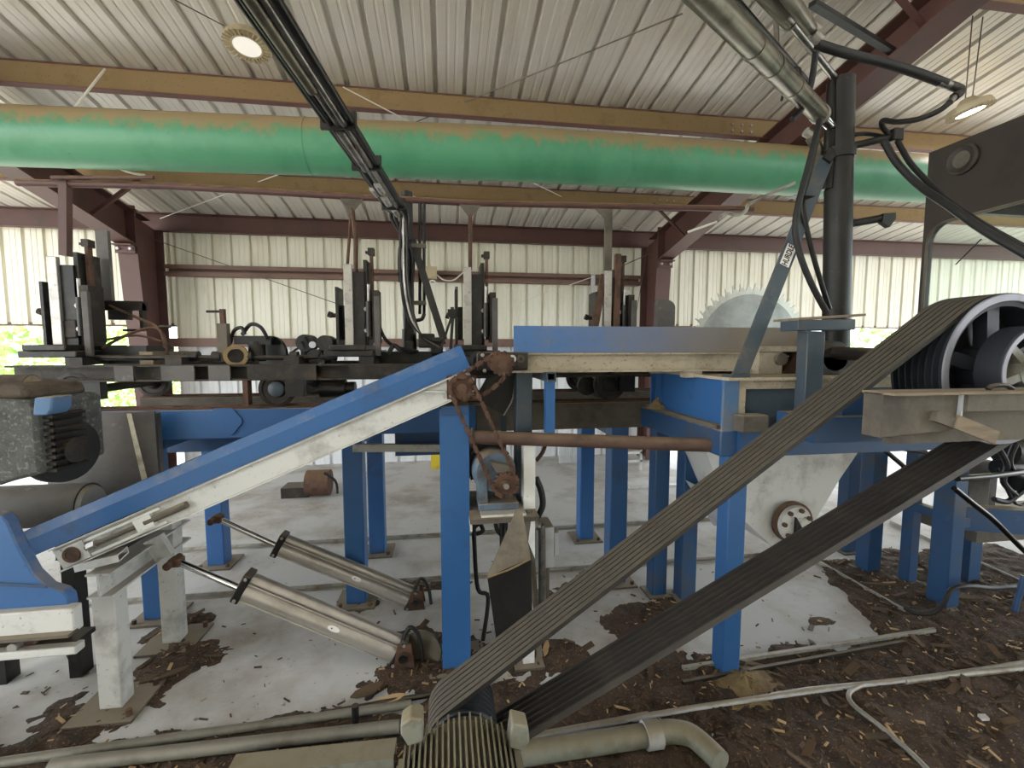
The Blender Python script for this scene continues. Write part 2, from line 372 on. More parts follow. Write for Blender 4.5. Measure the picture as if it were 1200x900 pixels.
# high bay lamps
def bay_lamp(c, r, label, lens, tilt=(0, 0, 1), hang=None):
    t = thing('high_bay_lamp', label, 'lamp', c); c = V(c); ax_ = V(tilt).normalized()
    B().lathe(c, ax_, [(r*.62, .0), (r*.98, .0), (r, .02), (r*.9, .05), (r*.5, .07), (r*.3, .1), (.012, .1)], 36).build('housing', 'lampbody', t)
    B().lathe(c-ax_*.004, ax_, [(r*.6, 0), (r*.6, .006), (.002, .006)], 32).build('lens', lens, t)
    d, s, u = basis(ax_)
    B().lathe(c-ax_*.006, ax_, [(r*.6, 0), (r*.68, 0), (r*.68, .012), (r*.6, .012)], 32, True).build('lens_ring', 'lampbody', t)
    for k in range(28):
        q = s*math.cos(2*PI*k/28)+u*math.sin(2*PI*k/28)
        B().bar(c+q*r*.7-ax_*.004, c+q*r*1.02-ax_*.0, .006, .016, ax_).build('cooling_fin', 'lampbody', t)
    if hang:
        for h in hang: B().tube([c+ax_*.06+V((h, 0, .03)), V((c.x+h*1.5, c.y, roof_z(c.y)-.002))], .004, 6).build('hanging_wire', 'wire', t)
    return t
L1 = V((-1.40, 3.72, 3.93)); bay_lamp(L1, .155, 'round ribbed high bay lamp on the roof near the slanting tube bundle', 'lamp_dim', (.0, .165, 1), (0,))
L2 = at(1137, 131, 3.0); bay_lamp(L2, .135, 'lit round high bay lamp hanging on two wires above the cab', 'lamp_on', (-.25, .1, 1), (-.03, .03))
# bracing cables under the roof
def cable(p0, p1, label, r=.006, m='wire', nm='brace_cable', sag=0):
    mid = (V(p0)+V(p1))/2-V((0, 0, sag))
    return single(B().tube([p0, mid, p1], r, 6, 6), nm, m, label, 'cable', 'thin brace cables under the roof and along the wall')
rz = lambda x, y, off: None
def onroof(px, py, off=-.03):
    d = ray(px, py); tt = (EZ+RS*6.85+off-CH)/(d.z+RS*d.y); return CAM+d*tt
cable(onroof(470, 150, -.06), onroof(800, 16, -.06), 'thin cable slanting up across the roof toward the top right purlin', .005, 'wire')
cable(onroof(402, 102, -.23), onroof(490, 148, -.23), 'short pale cable crossing the tan purlin beside the tube bundle', .005, 'rope')
cable(onroof(622, 213, -.10), onroof(742, 271, -.05), 'pale cable dropping right from the lower purlin to the eave', .006, 'rope')
cable(onroof(330, 203, -.10), onroof(180, 259, -.05), 'pale cable dropping left from the duct to the left column', .006, 'rope')
cable(at(176, 279, 6.75), at(395, 356, 6.8), 'dark cable slanting across the cream wall from the left column', .006)
cable(at(575, 366, 6.8), at(696, 324, 6.8), 'pale cable rising across the cream wall left of the flat topped hanger', .007, 'rope')
cable(at(728, 312, 6.75), at(762, 297, 6.6), 'dark cable rising to the right column', .008)
cable(at(760, 283, 6.7), at(742, 388, 6.8), 'thin cable hanging down beside the right column', .005)
cable(at(205, 0, 3.0), at(262, 30, 3.6), 'dark cable running from the roof edge to the ribbed lamp', .004)
# hanger rail over the carriage
t = thing('hanger_rail', 'thin brown pipe hung across the shed below the lower purlin', 'rail', (0, 3.3, 2.8))
B().tube([at(20, 214, 3.3), at(200, 218, 3.3), at(420, 231, 3.3), at(550, 238, 3.3), at(882, 245, 3.3)], .022, 10).build('pipe', 'brown', t)
def gusset(px, py):
    a = at(px, py, 3.28)
    B().prism([a+V((-.075, 0, .0)), a+V((.075, 0, 0)), a+V((.012, 0, -.08)), a+V((-.012, 0, -.08))], (0, .01, 0)).build('gusset', 'dusty', t)
gusset(412, 233); gusset(551, 240)
a = at(713, 245, 3.28); B().prism([a+V((-.1, 0, 0)), a+V((.03, 0, 0)), a+V((.03, 0, -.03)), a+V((.0, 0, -.09))], (0, .01, 0)).build('gusset', 'dusty', t)
p0, p1 = at(77, 214, 3.3), at(77, 300, 3.3); B().bar((p0+V((0, 0, .03))), p1, .045, .05, (0, 1, 0)).build('hanger', 'brown', t)
B().tube([at(412, 240, 3.3), at(417, 280, 3.25), at(417, 322, 3.22)], .016, 8).build('hanger', 'rust', t)
B().tube([at(411, 255, 3.3), at(407, 312, 3.22)], .011, 8).build('hanger', 'rust', t)
B().tube([at(551, 246, 3.3), at(551, 316, 3.2)], .014, 8).build('hanger', 'rust', t)
p0, p1 = at(713, 247, 3.3), at(712, 322, 3.2); B().bar(p0, p1, .055, .02, (0, 1, 0)).build('hanger', 'dusty', t)
B().tube([at(180, 208, 3.25), at(60, 208, 3.25)], .012, 8).build('strut', 'brown', t)
# ================================================================== CARRIAGE TRACK
t = thing('carriage_track', 'blue steel track stand with rails that carries the log carriage', 'track', (0, 3.4, 0))
for y, yy in ((3.03, 'near'), (3.78, 'far')):
    x0, x1 = (-2.3, 3.4) if y < 3.5 else (-2.3, 3.4)
    B().box((x0, y, 1.18), (.2, y+.12, 1.365)).build('girder', 'blue' if y < 3.5 else 'dusty', t, bevel=.006)
    B().box((.2, y, 1.18), (x1, y+.12, 1.365)).build('girder', 'dusty', t, bevel=.006)
    B().prof((x0, y+.06, 1.365), (x1, y+.06, 1.365), [(-.05, 0), (.05, 0), (.05, .008), (.012, .008), (.012, .022), (-.012, .022), (-.012, .008), (-.05, .008)]).build('rail', 'rust', t)
c = at(262, 494, 3.02); s1 = .105
B().prism([c+V((-s1, 0, .012)), c+V((-s1*.5, 0, .082)), c+V((s1*.5, 0, .082)), c+V((s1, 0, .012)), c+V((s1, 0, -.012)), c+V((s1*.45, 0, -.085)), c+V((-s1*.45, 0, -.085)), c+V((-s1, 0, -.012))], (0, .01, 0)).build('splice_plate', 'blue', t)
def leg(x, y, w=.13, top=1.18, m='blue', mp='dusty', plate=.13):
    B().box((x-w/2, y-w/2, .012), (x+w/2, y+w/2, top)).build('leg', m, t, bevel=.008)
    B().box((x-plate, y-plate, 0), (x+plate, y+plate, .014)).build('base_plate', mp, t)
    for sx in (-1, 1):
        B().cyl((x+sx*plate*.75, y-plate*.75, .014), (x+sx*plate*.75, y-plate*.75, .04), .014, seg=6).build('anchor_bolt', 'rust', t)
for x, y in ((-1.86, 3.13), (-.62, 3.13), (1.24, 3.13), (-1.83, 3.85), (-.59, 3.88), (1.25, 3.9)): leg(x, y)
B().ang(at(413, 521, 3.05), at(520, 521, 3.05), -.04, -.05, -.008).build('cross_tie', 'rail', t)
B().ang(at(446, 506, 3.4), at(418, 524, 3.1), .05, .05).build('brace', 'blue_shaded', t)
for x in (-1.84, -.61, 1.245): B().box((x-.05, 3.15, 1.1), (x+.05, 3.8, 1.18)).build('cross_beam', 'blue_shaded', t)
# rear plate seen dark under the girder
B().box((-2.3, 3.5, 1.0), (-1.3, 3.55, 1.17)).build('apron', 'blue_shaded', t)
B().box((-.35, 3.16, 1.0), (.2, 3.2, 1.18)).build('apron', 'blue_shaded', t)
# ================================================================== LOG CARRIAGE
t = thing('log_carriage', 'long dark greasy log carriage on wheels with hydraulics on deck', 'carriage', (-.4, 3.4, 1.385))
B().chan((-2.5, 3.02, 1.595), (1.55, 3.02, 1.595), .07, .10, .012).build('side_rail', 'iron', t)
B().chan((-2.5, 3.72, 1.595), (1.55, 3.72, 1.595), .07, .10, .012).build('side_rail', 'iron', t)
for x in (-2.15, -1.62, -.95, -.5, .2, .75, 1.18):
    B().box((x-.045, 2.99, 1.645), (x+.045, 3.75, 1.69)).build('cross_member', 'iron', t)
for x0, x1 in ((-1.93, -1.83), (-1.68, -1.5), (-1.42, -1.3), (-1.2, -.8), (-.6, -.2)):
    B().box((x0, 2.972, 1.55), (x1, 2.986, 1.64)).build('patch_plate', 'greyplate' if x0 < -1.25 else 'iron', t)
def wheel(x, y, R=.1, cap='greyplate', s=-1):
    w = B().lathe((x, y+.05, 1.487), (0, -1, 0), [(.03, 0), (R, 0), (R, .05), (R+.012, .055), (R+.012, .07), (R-.01, .075), (R-.015, .068), (.055, .068), (.052, .085), (.03, .085)], 36).build('wheel', 'iron', t)
    B().lathe((x, y-.03, 1.487), (0, -1, 0), [(.048, 0), (.048, .012), (.04, .018), (.002, .018)], 24).build('hub_cap', cap, w)
for x, c in ((-2.2, 'rust'), (-1.057, 'blue_grey'), (1.143, 'iron')):
    wheel(x, 3.06, .1, c); wheel(x, 3.8, .1, 'iron')
    B().cyl((x, 3.1, 1.487), (x, 3.78, 1.487), .028, seg=12).build('axle', 'iron', t)
    B().box((x+.06, 3.0, 1.44), (x+.17, 3.06, 1.55)).build('axle_box', 'black', t)
B().lathe((1.02, 3.2, 1.47), (0, -1, 0), [(.02, 0), (.07, 0), (.07, .03), (.02, .03)], 24).build('drive_gear', 'black', t)
B().box((1.05, 3.02, 1.40), (1.09, 3.1, 1.55)).build('guide_block', 'black', t)
B().box((-1.24, 2.99, 1.39), (-1.21, 3.05, 1.545)).build('rail_sweep', 'rust', t)
B().cyl((-.82, 3.15, 1.475), (-.66, 3.15, 1.475), .06, seg=20).cyl((-.66, 3.15, 1.475), (-.6, 3.15, 1.475), .045, seg=16).build('travel_motor', 'black', t)
# long shaft and deck gear
B().cyl(at(100, 419, 3.1), at(395, 419, 3.1), .016, seg=12).build('set_shaft', 'black', t)
for px in (228, 255, 292, 345): a = at(px, 418, 3.1); B().cyl(a-V((.025, 0, 0)), a+V((.025, 0, 0)), .035, seg=14).build('shaft_collar', 'black', t)
a = at(262, 396, 3.1); B().box((a.x-.028, 3.08, 1.66), (a.x+.028, 3.13, a.z+.09)).build('lever_post', 'dusty', t)
B().box((a.x-.013, 3.09, a.z+.09), (a.x+.013, 3.12, a.z+.18)).build('lever', 'rust', t)
B().cyl(at(242, 365, 3.1), at(262, 365, 3.1), .008, seg=8).build('lever_grip', 'black', t)
a = at(270, 417, 3.05); B().lathe((a.x, 3.14, a.z), (0.35, -1, 0), [(.045, 0), (.068, 0), (.068, .1), (.045, .1)], 28, True).build('brake_band', 'purlin', t)
B().lathe((a.x+.005, 3.13, a.z), (0.35, -1, 0), [(.01, .02), (.043, .02), (.043, .07), (.01, .07)], 20).build('brake_drum', 'iron', t)
a = at(300, 400, 3.15); B().box((a.x-.12, 3.12, a.z-.02), (a.x+.1, 3.2, a.z+.035)).build('pump_bracket', 'black', t)
B().cyl((a.x, 3.16, 1.66), (a.x, 3.16, a.z), .05, seg=16).build('pump', 'iron', t)
a = at(320, 412, 3.2); B().lathe((a.x, 3.22, a.z-.03), (-.6, -1, 0), [(.01, 0), (.13, 0), (.13, .018), (.01, .018)], 36).build('perforated_disc', 'black', t)
B().tube([at(270, 402, 3.15), at(274, 388, 3.12), at(283, 384, 3.1), at(287, 392, 3.1)], .011, 8, 6).build('hose', 'rubber', t)
B().tube([at(284, 392, 3.15), at(294, 380, 3.12), at(306, 384, 3.1), at(314, 398, 3.12)], .012, 8, 6).build('hose', 'rubber', t)
for px, py, r in ((360, 402, .055), (383, 402, .05), (372, 418, .05)):
    a = at(px, py, 3.15); B().cyl(a+V((0, -.06, 0)), a+V((0, .08, 0)), r, seg=18).build('valve_body', 'black', t)
a = at(366, 404, 3.08); B().cyl(a, a+V((0, .02, 0)), .022, seg=14).build('gauge', 'boxgrey', t)
B().box(at(352, 410, 3.2), at(395, 424, 3.35)).build('valve_manifold', 'black', t)
for q in (((353, 400), (362, 414), (376, 416), (392, 400)), ((357, 395), (368, 412), (385, 410), (396, 396)), ((372, 418), (380, 405), (390, 408), (398, 416)), ((340, 415), (352, 408), (366, 420), (384, 421))):
    B().tube([at(x, y, 3.08+.03*i) for i, (x, y) in enumerate(q)], .008, 6, 5).build('hose', 'rubber', t)
B().tube([at(443, 378, 3.1), at(452, 398, 3.12), at(468, 408, 3.15), at(490, 412, 3.2)], .012, 8, 6).build('hose', 'rubber', t)
B().tube([at(455, 415, 3.1), at(462, 405, 3.1), at(470, 412, 3.1)], .015, 8, 5).build('hose', 'rubber', t)
# dark setworks block near mast
for px, py, w, h in ((500, 396, .11, .06), (512, 402, .08, .08), (480, 404, .06, .05)):
    a = at(px, py, 3.25); B().box((a.x-w/2, 3.2, a.z-h/2-.04), (a.x+w/2, 3.36, a.z+h/2)).build('setworks_box', 'black', t, bevel=.01)
a = at(470, 415, 3.3); B().box((a.x-.22, 3.24, 1.645), (a.x+.35, 3.5, 1.72)).build('deck_plate', 'black', t)
B().box(at(163, 412, 3.1), at(222, 426, 3.5)).build('deck_plank', 'wood', t)
B().box(at(118, 405, 3.2), at(205, 424, 3.5)).build('deck_chest', 'black', t)
# ================================================================== KNEES
KX = (-2.295, -.617, .153, 1.138)
def knee(x, label, lean=False):
    t = thing('carriage_knee', label, 'knee', (x, 3.1, 1.69), 'upright knees along the log carriage')
    B().box((x-.14, 2.99, 1.69), (x+.16, 3.7, 1.73)).box((x-.10, 2.97, 1.73), (x+.12, 3.5, 1.765)).build('slide_base', 'black', t, bevel=.006)
    B().box((x-.026, 3.085, 1.765), (x+.026, 3.115, 2.285)).build('face_plate', 'steel', t, bevel=.003)
    B().chan((x+.062, 3.19, 1.76), (x+.062, 3.19, 2.24), .17, .07, .014, (1, 0, 0)).build('upright_channel', 'black', t)
    B().box((x-.085, 3.10, 1.765), (x-.068, 3.26, 2.14)).box((x-.068, 3.2, 1.80), (x-.03, 3.25, 2.03)).build('side_plate', 'black', t)
    B().box((x+.092, 3.12, 1.76), (x+.116, 3.30, 2.32)).build('dog_rack', 'iron', t)
    B().box((x+.128, 3.16, 1.80), (x+.146, 3.2, 2.39)).build('dog_bar', 'rust', t)
    B().box((x+.118, 3.15, 2.36), (x+.156, 3.21, 2.405)).box((x+.10, 3.16, 2.37), (x+.13, 3.19, 2.385)).build('dog_hook', 'iron', t)
    d = B().box((x+.165, 3.05, 1.695), (x+.20, 3.075, 2.08)).build('back_plate', 'greyplate', t, bevel=.003)
    B().box((x+.15, 3.075, 1.78), (x+.19, 3.2, 2.12)).build('dog_housing', 'iron', t)
    B().cyl((x+.125, 3.1, 1.82), (x+.125, 3.1, 2.05), .02, seg=12).build('dog_cylinder', 'black', t)
    B().cyl((x+.125, 3.1, 2.05), (x+.125, 3.1, 2.16), .009, seg=10).build('cylinder_rod', 'steel', t)
    for z in (1.86, 2.0):
        B().cyl((x+.105, 3.1, z), (x+.105, 3.125, z), .014, seg=6).build('bolt', 'steel', t)
    B().cyl((x-.075, 3.16, 1.96), (x-.12, 3.16, 1.96), .014, seg=8).cyl((x-.12, 3.16, 1.96), (x-.145, 3.16, 1.97), .02, seg=8).build('latch', 'iron', t)
    return t
kA = knee(KX[0], 'upright carriage knee nearest the left column, with broad steel face plate')
knA = kA
def kdup(x, lab): return dup(kA, (x-KX[0], 0, 0), lab)
kdup(KX[1], 'upright carriage knee just left of the tall hose mast')
kdup(KX[2], 'upright carriage knee just right of the hose mast, behind the top of the incline')
kD = kdup(KX[3], 'upright carriage knee beside the leaning bar behind the blue side board')
# extra arms on the first knee
x = KX[0]
B().box((x+.12, 3.3, 1.99), (x+.33, 3.38, 2.05)).box((x+.12, 3.33, 1.93), (x+.24, 3.37, 1.99)).build('swing_arm', 'iron', kA)
B().box((x+.31, 3.32, 1.86), (x+.33, 3.36, 2.04)).box((x+.2, 3.33, 1.855), (x+.32, 3.35, 1.87)).build('arm_link', 'black', kA)
B().box((x+.02, 3.1, 1.8), (x+.1, 3.14, 1.92)).build('dog_catch', 'iron', kA, bevel=.012)
B().box((x+.085, 3.32, 1.99), (x+.155, 3.35, 2.50)).build('tall_plate', 'greyplate', kA)
B().tube([at(128, 358, 3.3), at(160, 372, 3.25), at(186, 385, 3.2), at(194, 408, 3.2)], .009, 6, 6).build('hose', 'rust', kA)
B().tube([at(120, 408, 3.2), at(150, 392, 3.2), at(180, 384, 3.2), at(193, 396, 3.2), at(197, 420, 3.2)], .009, 6, 6).build('hose', 'rust', kA)
B().tube([at(125, 398, 3.2), at(160, 393, 3.2), at(190, 400, 3.2)], .008, 6, 6).build('hose', 'rust', kA)
B().cyl(at(187, 383, 3.2), at(200, 383, 3.2), .01, seg=8).build('pin', 'black', kA)
# leaning bar by the last knee
B().bar(at(696, 388, 3.08), at(708, 322, 3.12), .05, .02, (0, 1, 0)).build('leaning_bar', 'rust', kD)
B().bar(at(722, 386, 3.08), at(724, 298, 3.12), .04, .03, (0, 1, 0)).build('side_bar', 'rust', kD)
# small rod stand behind third knee
t = thing('dog_linkage', 'dark rod linkage standing left of the knee behind the incline', 'linkage', at(528, 408, 3.1))
B().bar(at(528, 410, 3.1), at(531, 366, 3.1), .02, .02).build('rod', 'black', t); B().bar(at(516, 410, 3.12), at(529, 372, 3.12), .02, .016).build('rod', 'black', t)
a = at(530, 368, 3.1); B().box(a-V((.03, .03, .02)), a+V((.03, .03, .03))).build('head', 'black', t)
B().cyl(at(530, 365, 3.1), at(530, 360, 3.1), .012, seg=8).build('cap', 'iron', t)
B().bar(at(535, 408, 3.14), at(535, 336, 3.14), .02, .02).build('guide_bar', 'dusty', t)
# ================================================================== HOSE MAST ON THE CARRIAGE + TUBE BUNDLE
t = thing('hose_mast', 'dark pole on the carriage with diagonal brace and hoses down its side', 'mast', (at(478, 410, 3.3).x, 3.3, 1.7))
mx = at(478, 330, 3.3).x
B().cyl((mx, 3.33, 1.7), (mx, 3.33, 2.83), .04, seg=20).build('pole', 'mast', t)
B().cyl((mx, 3.33, 1.66), (mx, 3.33, 1.88), .055, .05, seg=20).build('pole_socket', 'black', t)
B().bar(at(483, 281, 3.28), at(520, 398, 3.2), .05, .02, (0, 1, 0)).build('brace', 'mast', t)
for px in (492, 497): B().tube([at(px, 234, 3.3), at(px, 368, 3.3)], .011, 8).build('riser_tube', 'tube_dark', t)
for py in (288, 355): a = at(491, py, 3.27); B().box(a-V((.055, .01, .014)), a+V((.05, .01, .014))).build('tube_clamp', 'dusty', t)
B().tube([at(497, 368, 3.28), at(494, 374, 3.27), at(484, 376, 3.26)], .014, 8, 4).build('elbow', 'black', t)
B().tube([at(497, 234, 3.3), at(490, 234, 3.3), at(484, 231, 3.3)], .012, 8, 4).build('elbow', 'steel', t)
for i, (dx, ex, ey) in enumerate(((-5, 508, 410), (-1, 516, 408), (3, 522, 402))):
    B().tube([at(473+dx*.5, 250, 3.2), at(474+dx, 280, 3.2), at(475+dx, 330, 3.2), at(482+dx, 370, 3.2), at(496, 395, 3.2), at(ex, ey, 3.2)], .009, 8, 5).build('hose', ('rubber', 'tube_silver', 'tube_dark')[i], t)
t = thing('tube_bundle', 'slanting bundle of black and bright hydraulic tubes crossing the roof', 'hydraulic tubes', (-.3, 3.2, 2.55))
A0 = at(466, 248, 3.2); A1 = at(302, 0, 1.45)
dirv = (A1-A0).normalized(); A1 = A0+dirv*((A1-A0).length*1.35)
d, s, u = basis(dirv)
def tb(i, so, uo, r, m, l0=0, l1=1, nm='tube'):
    q = s*so+u*uo
    B().tube([A0.lerp(A1, l0)+q, A0.lerp(A1, l1)+q], r, 12).build(nm, m, t)
tb(0, -.054, .0, .016, 'tube_dark'); tb(1, -.026, -.014, .013, 'tube_silver'); tb(2, .002, -.004, .017, 'tube_silver'); tb(3, .033, -.01, .012, 'tube_dark'); tb(4, .056, .006, .014, 'tube_dark'); tb(5, -.01, .03, .012, 'tube_dark'); tb(6, .03, .026, .010, 'tube_dark')
tb(7, .004, -.022, .020, 'tube_silver', .30, .46); tb(8, .004, -.022, .020, 'cylinder', .58, .98)
tb(9, .0, -.02, .021, 'steel', .0, .05, 'fitting'); tb(9, .008, -.024, .021, 'steel', .09, .14, 'fitting'); tb(9, .05, -.012, .018, 'steel', .14, .18, 'fitting'); tb(9, -.002, -.024, .02, 'steel', .17, .22, 'fitting')
for l in (.30, .47, .05):
    a = A0.lerp(A1, l); B().prof(a-dirv*.008, a+dirv*.008, [(-.075, -.03), (.075, -.03), (.075, .045), (-.075, .045)], u).build('tube_clamp', 'black', t)
for k, so in enumerate((-.05, -.015, .02, .045)):
    a = A0+s*so
    B().tube([a+dirv*.06, a, a+V((.01, .04, -.06)), V((mx-.05+.028*k, 3.27, 2.42)), V((mx-.05+.028*k, 3.265, 2.2))], .012, 8, 5).build('drop_tube', ('tube_dark', 'tube_silver', 'tube_dark', 'rubber')[k], t)
# ================================================================== INCLINE CONVEYOR
aI = math.atan(.425); eI = V((math.cos(aI), 0, math.sin(aI))); nI = V((-math.sin(aI), 0, math.cos(aI)))
def I(s_, y, n_): return V((.079, y, 1.759))+eI*s_+nI*n_
t = thing('incline_conveyor', 'blue and white inclined conveyor trough rising to the right on a blue post', 'conveyor', (0, 2.4, 0))
for y, sg in ((2.33, 1), (2.80, -1)):
    pr = [(0, -.122), (0, -.045), (-.012*sg, 0), (-.035*sg, 0), (-.035*sg, -.006), (-.018*sg, -.006), (-.007*sg, -.047), (-.007*sg, -.122)]
    B().prof(I(-2.28, y, 0), I(0, y, 0), pr, nI).build('side_board', 'blue', t, smooth=False)
    pw = [(.03*sg, -.24), (.03*sg, -.234), (.006*sg, -.234), (.006*sg, -.131), (.026*sg, -.131), (.026*sg, -.125), (0, -.125), (0, -.24)]
    B().prof(I(-2.12, y, 0), I(-.015, y, 0), pw, nI).build('side_channel', 'white', t, smooth=False)
B().prof(I(-2.1, 2.565, -.115), I(-.02, 2.565, -.115), [(-.2, -.006), (.2, -.006), (.2, .006), (-.2, .006)], nI).build('belt', 'rubber', t)
for s_ in (-1.9, -1.3, -.7, -.12):
    B().bar(I(s_, 2.34, -.215), I(s_, 2.79, -.215), .05, .03, nI).build('cross_brace', 'white', t)
# tail end
B().cyl(I(-2.04, 2.3, -.185), I(-2.04, 2.83, -.185), .026, seg=16).build('tail_shaft', 'rust', t)
B().cyl(I(-2.04, 2.36, -.17), I(-2.04, 2.77, -.17), .06, seg=20).build('tail_roller', 'iron', t)
b_ = B().prof(I(-2.10, 2.318, -.185), I(-1.975, 2.318, -.185), [(-.008, -.045), (.012, -.045), (.012, .045), (-.008, .045)], nI).build('bearing_block', 'white', t)
B().lathe(I(-2.04, 2.304, -.185), (0, -1, 0), [(.024, 0), (.038, 0), (.036, .008), (.024, .008)], 20, True).build('bearing_ring', 'rust', b_)
B().cyl(I(-1.965, 2.31, -.185), I(-1.93, 2.31, -.185), .022, seg=6).build('take_up_nut', 'steel', t)
B().cyl(I(-1.98, 2.31, -.185), I(-1.6, 2.31, -.185), .011, seg=10).build('take_up_screw', 'dusty', t)
B().cyl(I(-1.70, 2.31, -.185), I(-1.50, 2.31, -.185), .017, seg=12).build('take_up_sleeve', 'dusty', t)
B().box((0, 0, 0), (.001, .001, .001)).v.clear()
for n0 in (-.15, -.222):
    B().prof(I(-2.05, 2.322, n0), I(-1.62, 2.322, n0), [(-.004, -.006), (.008, -.006), (.008, .006), (-.004, .006)], nI).build('slide_guide', 'white_clean', t)
B().prof(I(-1.74, 2.312, -.185), I(-1.66, 2.312, -.185), [(-.01, -.03), (.016, -.03), (.016, .03), (-.01, .03)], nI).build('take_up_bracket', 'white_clean', t)
# head end
hp = at(541, 454, 2.31)
B().cyl((hp.x, 2.24, hp.z), (hp.x, 2.84, hp.z), .022, seg=16).build('head_shaft', 'rust', t)
b_ = B().box((hp.x-.075, 2.315, hp.z-.06), (hp.x+.075, 2.33, hp.z+.06)).build('bearing_plate', 'rust', t)
B().lathe((hp.x, 2.315, hp.z), (0, -1, 0), [(.023, 0), (.055, 0), (.045, .022), (.023, .022)], 24, True).build('bearing_housing', 'rust', b_)
for dx, dz in ((-.055, .04), (.055, .04), (-.055, -.04), (.055, -.04)):
    B().cyl((hp.x+dx, 2.315, hp.z+dz), (hp.x+dx, 2.302, hp.z+dz), .011, seg=6).build('bolt', 'steel', b_)
def sprocket(parent, c, R, teeth, name='sprocket', m='rust', w=.012):
    c = V(c); bb = B(); pts = []
    for k in range(teeth*2):
        a = PI*k/teeth; r = R if k % 2 == 0 else R*.86
        pts += [c+V((math.cos(a-.06)*r, 0, math.sin(a-.06)*r)), c+V((math.cos(a+.06)*r, 0, math.sin(a+.06)*r))]
    bb.prism(pts, (0, w, 0)); o = bb.build(name, m, parent, smooth=False)
    B().cyl(c+V((0, -.02, 0)), c, R*.42, seg=16).build('hub', m, o)
    return o
sprocket(t, (hp.x, 2.275, hp.z), .06, 14); sprocket(t, (hp.x, 2.255, hp.z), .06, 14)
B().bar(at(498, 459, 2.31), at(522, 459, 2.31), .02, .008).build('head_bracket', 'white', t)
# post carrying the head
x0 = at(516.5, 620, 2.33).x; x1 = at(550.5, 620, 2.33).x
B().ibeam(((x0+x1)/2, 2.41, .012), ((x0+x1)/2, 2.41, 1.43), x1-x0, .15, .01, (0, 1, 0)).build('leg', 'blue', t)
B().box((x0-.08, 2.28, 0), (x1+.08, 2.56, .014)).build('base_plate', 'dusty', t)
B().box((x0+.01, 2.32, 1.40), (x1-.0, 2.5, 1.45)).build('cap_plate', 'blue_shaded', t)
# ================================================================== WHITE STAND UNDER THE TAIL
t = thing('conveyor_stand', 'white two legged steel stand under the low end of the incline', 'stand', (-1.6, 2.55, 0))
for y, ztop in ((2.35, .585), (2.84, .80)):
    w = .10 if y < 2.5 else .095
    B().box((-1.665, y-.045, .012), (-1.665+w, y+.045, ztop)).build('leg', 'white', t, bevel=.006)
    B().box((-1.76, y-.14, 0), (-1.47, y+.14, .014)).build('base_plate', 'dusty', t)
    for dx, dy in ((-.1, .1), (.12, .1), (.12, -.1)):
        B().cyl((-1.62+dx, y+dy, .014), (-1.62+dx, y+dy, .045), .014, seg=6).build('anchor_bolt', 'rust', t)
B().ibeam((-1.61, 2.28, .64), (-1.61, 2.95, .64), .105, .12, .01).build('cross_beam', 'white', t)
B().rtube(at(100, 668, 2.33)+V((-.02, 0, .03)), at(145, 656, 2.36)+V((.0, 0, .03)), .1, .035, .006).build('cap_channel', 'white', t)
B().bar(at(180, 630, 2.62), at(194, 652, 2.62), .09, .04, (0, 1, 0)).build('strut', 'white', t)
